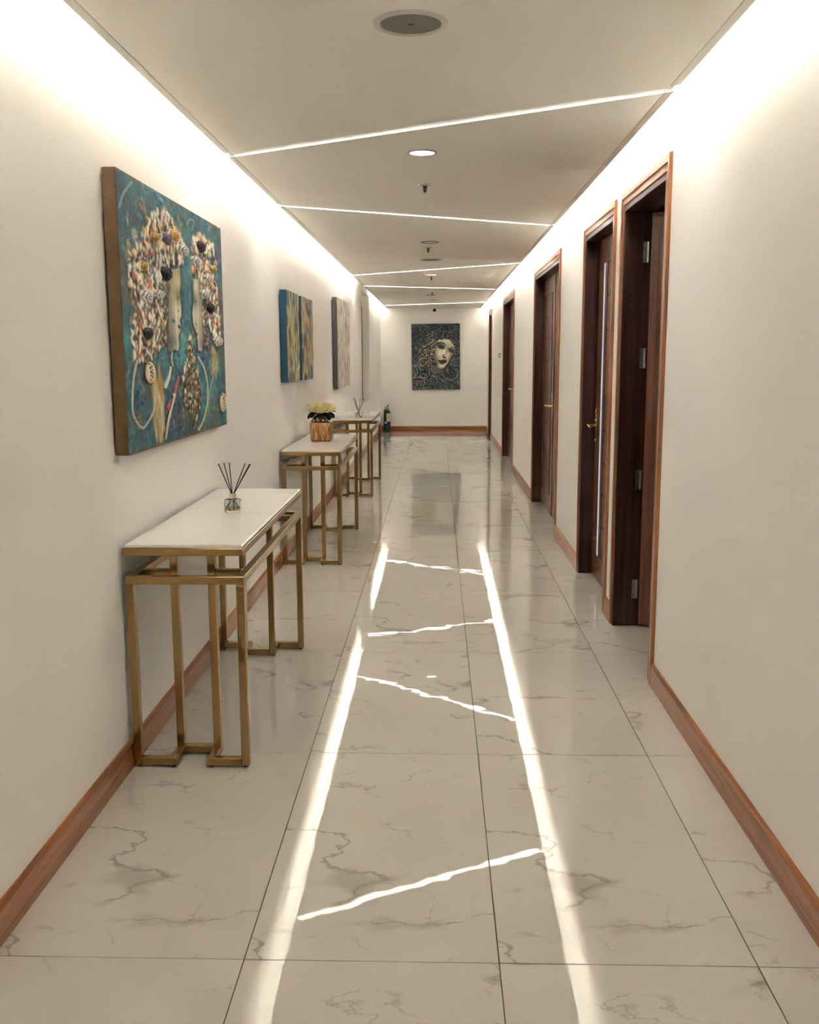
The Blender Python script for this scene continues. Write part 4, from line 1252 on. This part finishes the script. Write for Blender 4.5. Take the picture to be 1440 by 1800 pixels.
# ---------------------------------------------------------- portrait on the end wall
def paint_portrait():
    cv = Canvas(190, 262, 23)
    def q(x, y):                       # sketch coordinates -> canvas fractions
        return ((x - 128) / 1160.0, (y - 124) / 1588.0)
    def Q(l): return [q(*p) for p in l]
    n1, n2, n3 = cv.noise(5, 4), cv.noise(16, 12), cv.noise(60, 44)
    a, b, c = np.array((30, 38, 46)) / 255, np.array((72, 92, 104)) / 255, np.array((146, 148, 138)) / 255
    t = np.clip(.45 * n1 + .35 * n2 + .35 * n3 - .08, 0, 1)[..., None]
    cv.c = np.where(t < .5, a + (b - a) * t * 2, b + (c - b) * (t - .5) * 2)
    pal = [(40, 66, 86), (84, 112, 126), (150, 148, 132), (84, 100, 78), (26, 34, 44), (176, 170, 150), (104, 98, 118), (50, 92, 112), (120, 96, 74)]
    def arcs(poly, n, cols, r0, r1, w, under=True):
        m = cv.inside(poly); us = [p[0] for p in poly]; vs = [p[1] for p in poly]; k = 0
        while k < n:
            u, v = cv.rg.uniform(min(us), max(us)), cv.rg.uniform(min(vs), max(vs))
            if not (0 <= u < 1 and 0 <= v < 1) or not m[int(v * cv.H), int(u * cv.W)]: continue
            k += 1
            r = cv.rg.uniform(r0, r1); a0 = cv.rg.uniform(0, 6.28); sp = cv.rg.uniform(1.2, 3.2)
            pts = [(u + r * math.cos(a0 + sp * j / 4) * cv.H / cv.W, v + r * math.sin(a0 + sp * j / 4)) for j in range(5)]
            col = np.clip(np.array(cols[cv.rg.integers(len(cols))]) + cv.rg.normal(0, 12), 0, 255)
            if under: cv.curve([(x + .008, y + .007) for x, y in pts], (24, 22, 24), w * 1.2, 0, .8, None, 14)
            cv.curve(pts, col, w, 0.004, .95, w * .4, 14)
    full = [(0, 0), (1, 0), (1, 1), (0, 1)]
    arcs(full, 520, pal, .006, .026, .0045)
    arcs(Q([(330, 300), (700, 250), (760, 420), (1200, 260), (1250, 520), (760, 520), (330, 560)]), 90, [(150, 140, 116), (176, 168, 142), (96, 118, 96), (128, 104, 78), (60, 92, 116)], .008, .022, .005)
    hair = Q([(500, 340), (700, 330), (740, 480), (720, 600), (650, 760), (620, 900), (660, 1050), (560, 1150), (340, 1130), (320, 960), (400, 880), (250, 800), (240, 690), (430, 620), (530, 560)])
    arcs(hair, 170, [(206, 190, 160), (186, 168, 134), (222, 212, 190), (150, 130, 100), (176, 140, 104)], .010, .026, .0065)
    # scrolls at lower left and the round vessel at lower right
    scr = (158, 166, 164)
    for pts, w in (([(190, 1120), (260, 1230), (270, 1320), (220, 1390)], .010), ([(320, 1390), (430, 1430), (530, 1380), (560, 1280), (520, 1230)], .011), ([(620, 1380), (700, 1420), (740, 1500), (720, 1580)], .011),
                   ([(300, 1180), (360, 1240), (430, 1230)], .008), ([(150, 1440), (260, 1420), (420, 1450), (540, 1520)], .009), ([(690, 1330), (740, 1300), (760, 1250)], .009), ([(430, 1330), (470, 1370), (520, 1330)], .007)):
        cv.curve([(x + .012, y + .012) for x, y in Q(pts)], (22, 24, 28), w * 1.5, 0, .85)
        cv.curve(Q(pts), scr, w, .006, .95, w * .5)
    cv.dab(*q(1060, 1310), .17, .11, 0, (72, 72, 74), 0, .8, .8)
    cv.curve(Q([(860, 1300), (920, 1420), (1060, 1480), (1190, 1430), (1250, 1310)]), (156, 160, 154), .007, .004)
    arcs(Q([(960, 1200), (1200, 1180), (1180, 1300), (980, 1300)]), 26, [(176, 160, 90), (160, 120, 90), (200, 196, 170), (50, 50, 50)], .006, .016, .005)
    arcs(Q([(230, 1500), (450, 1480), (470, 1600), (240, 1620)]), 22, [(206, 176, 146), (190, 150, 120), (220, 206, 184)], .006, .014, .006)
    arcs(Q([(760, 1480), (1200, 1520), (1180, 1690), (700, 1690)]), 60, [(170, 166, 120), (120, 130, 120), (196, 190, 150), (60, 84, 100)], .005, .014, .004)
    arcs(full, 150, [(196, 186, 160), (176, 176, 164), (206, 196, 172)], .005, .018, .0035)
    # neck, then the face
    cv.fill(Q([(600, 1120), (740, 1120), (860, 1230), (800, 1330), (640, 1330), (560, 1220)]), (116, 112, 104), .9, 3)
    face = Q([(735, 560), (800, 490), (930, 500), (1040, 505), (1100, 590), (1180, 680), (1165, 800), (1110, 900), (1050, 1000), (985, 1100), (910, 1190), (845, 1222), (770, 1195), (725, 1120), (690, 1000), (618, 900), (640, 780), (700, 660)])
    cv.fill([(u + .010, v + .008) for u, v in face], (30, 30, 32), .8, 3)
    m = cv.fill(face, (216, 208, 184), 1, 2, .007)
    U = (np.arange(cv.W)[None, :] + .5) / cv.W * 1160 + 128; V = (np.arange(cv.H)[:, None] + .5) / cv.H * 1588 + 124
    def shade(x, y, rx, ry, k, ang=0.0):
        ca, sa = math.cos(ang), math.sin(ang)
        dx, dy = U - x, V - y
        g = np.exp(-(((dx * ca + dy * sa) / rx) ** 2 + ((-dx * sa + dy * ca) / ry) ** 2))
        cv.c += (k * g * m)[..., None]
    shade(650, 860, 90, 200, -.36); shade(720, 1080, 70, 130, -.34); shade(1090, 950, 70, 180, -.36, .4); shade(880, 1200, 160, 30, -.25)
    shade(980, 560, 110, 50, .10); shade(800, 840, 70, 80, .12); shade(920, 760, 34, 120, .16, .25); shade(1010, 900, 50, 60, .08); shade(845, 1150, 50, 28, .10)
    shade(985, 760, 26, 110, -.20, .25); shade(820, 600, 120, 50, -.12)
    # eyes, brows
    def eye(x, y, w, h_, ang):
        ux, vy = q(x, y); W_, H_ = w / 1160, h_ / 1588
        cv.dab(ux, vy - .006, W_ * 1.35, H_ * 1.8, ang, (70, 84, 80), 0, .3, .75)
        cv.dab(ux, vy, W_, H_, ang, (28, 28, 28), .006, .6, .95)
        cv.dab(ux + .004, vy + .001, W_ * .78, H_ * .62, ang, (150, 144, 126), .006, .5, .8)
        cv.dab(ux + .004, vy - .001, W_ * .34, H_ * .72, ang, (40, 42, 40), .006, .6, 1)
        cv.dab(ux + .014, vy - .004, .008, .005, 0, (220, 216, 200), .006, .5, .9)
    eye(850, 682, 104, 52, .32); eye(1092, 782, 84, 46, .38)
    arcs(Q([(640, 520), (740, 520), (720, 640), (660, 780), (640, 900), (600, 880)]), 40, [(206, 190, 160), (222, 212, 190), (150, 130, 100)], .008, .020, .006)
    cv.curve(Q([(775, 600), (840, 585), (905, 600), (960, 650)]), (42, 54, 50), .013, .005, .95, .006)
    cv.curve(Q([(1030, 735), (1090, 705), (1150, 700), (1185, 680)]), (46, 92, 96), .011, .005, .95, .006)
    cv.curve(Q([(748, 600), (765, 660), (800, 705)]), (36, 36, 36), .007, .004, .8)
    # nose and mouth
    cv.curve(Q([(905, 870), (885, 905), (895, 940), (925, 945)]), (92, 78, 66), .009, .003, .8)
    cv.dab(*q(925, 935), .040, .013, .2, (48, 38, 36), .004, .4, .95); cv.dab(*q(880, 915), .012, .012, 0, (96, 82, 70), .004, .3, .7)
    cv.fill(Q([(772, 1000), (850, 1005), (905, 985), (940, 1000), (965, 960), (968, 1060), (910, 1090), (850, 1105), (800, 1070)]), (84, 44, 48), 1, 1, .009)
    cv.curve(Q([(778, 1004), (850, 1035), (905, 1030), (958, 1030)]), (34, 20, 24), .005, .004)
    cv.dab(*q(880, 1065), .045, .009, .1, (140, 92, 88), .009, .4, .8)
    # petals over the forehead and blue hair at the right
    arcs(Q([(740, 340), (1040, 330), (1060, 480), (900, 480), (740, 520)]), 46, [(70, 116, 144), (120, 150, 160), (40, 60, 80), (176, 172, 150)], .008, .020, .006)
    arcs(Q([(1090, 520), (1240, 520), (1250, 900), (1150, 960), (1180, 720)]), 40, [(96, 150, 170), (150, 160, 156), (60, 84, 100), (176, 170, 150)], .008, .022, .006)
    return cv
pr = tag(empty('portrait_painting', (-0.031, YE, 1.39)), 'dark blue portrait of a woman with floral hair, on the end wall', 'painting')
pr.rotation_euler = (0, math.radians(-0.5), 0)
PW, PH, PD = 0.902, 1.217, 0.040
MB().box(-PW / 2, PW / 2, -PD + 0.0006, -0.008, -PH / 2, PH / 2).build('canvas_sides', M['blackedge'], pr, None, 0.002)
box('wall_batten', M['black'], pr, -PW / 2 + 0.04, PW / 2 - 0.04, -0.008, 0.0, -PH / 2 + 0.04, PH / 2 - 0.04)
picture('painted_surface', paint_portrait(), pr, lambda u, v, h: np.stack([-PW / 2 + PW * u, -PD - h, PH / 2 - PH * v], -1), M['paint'])
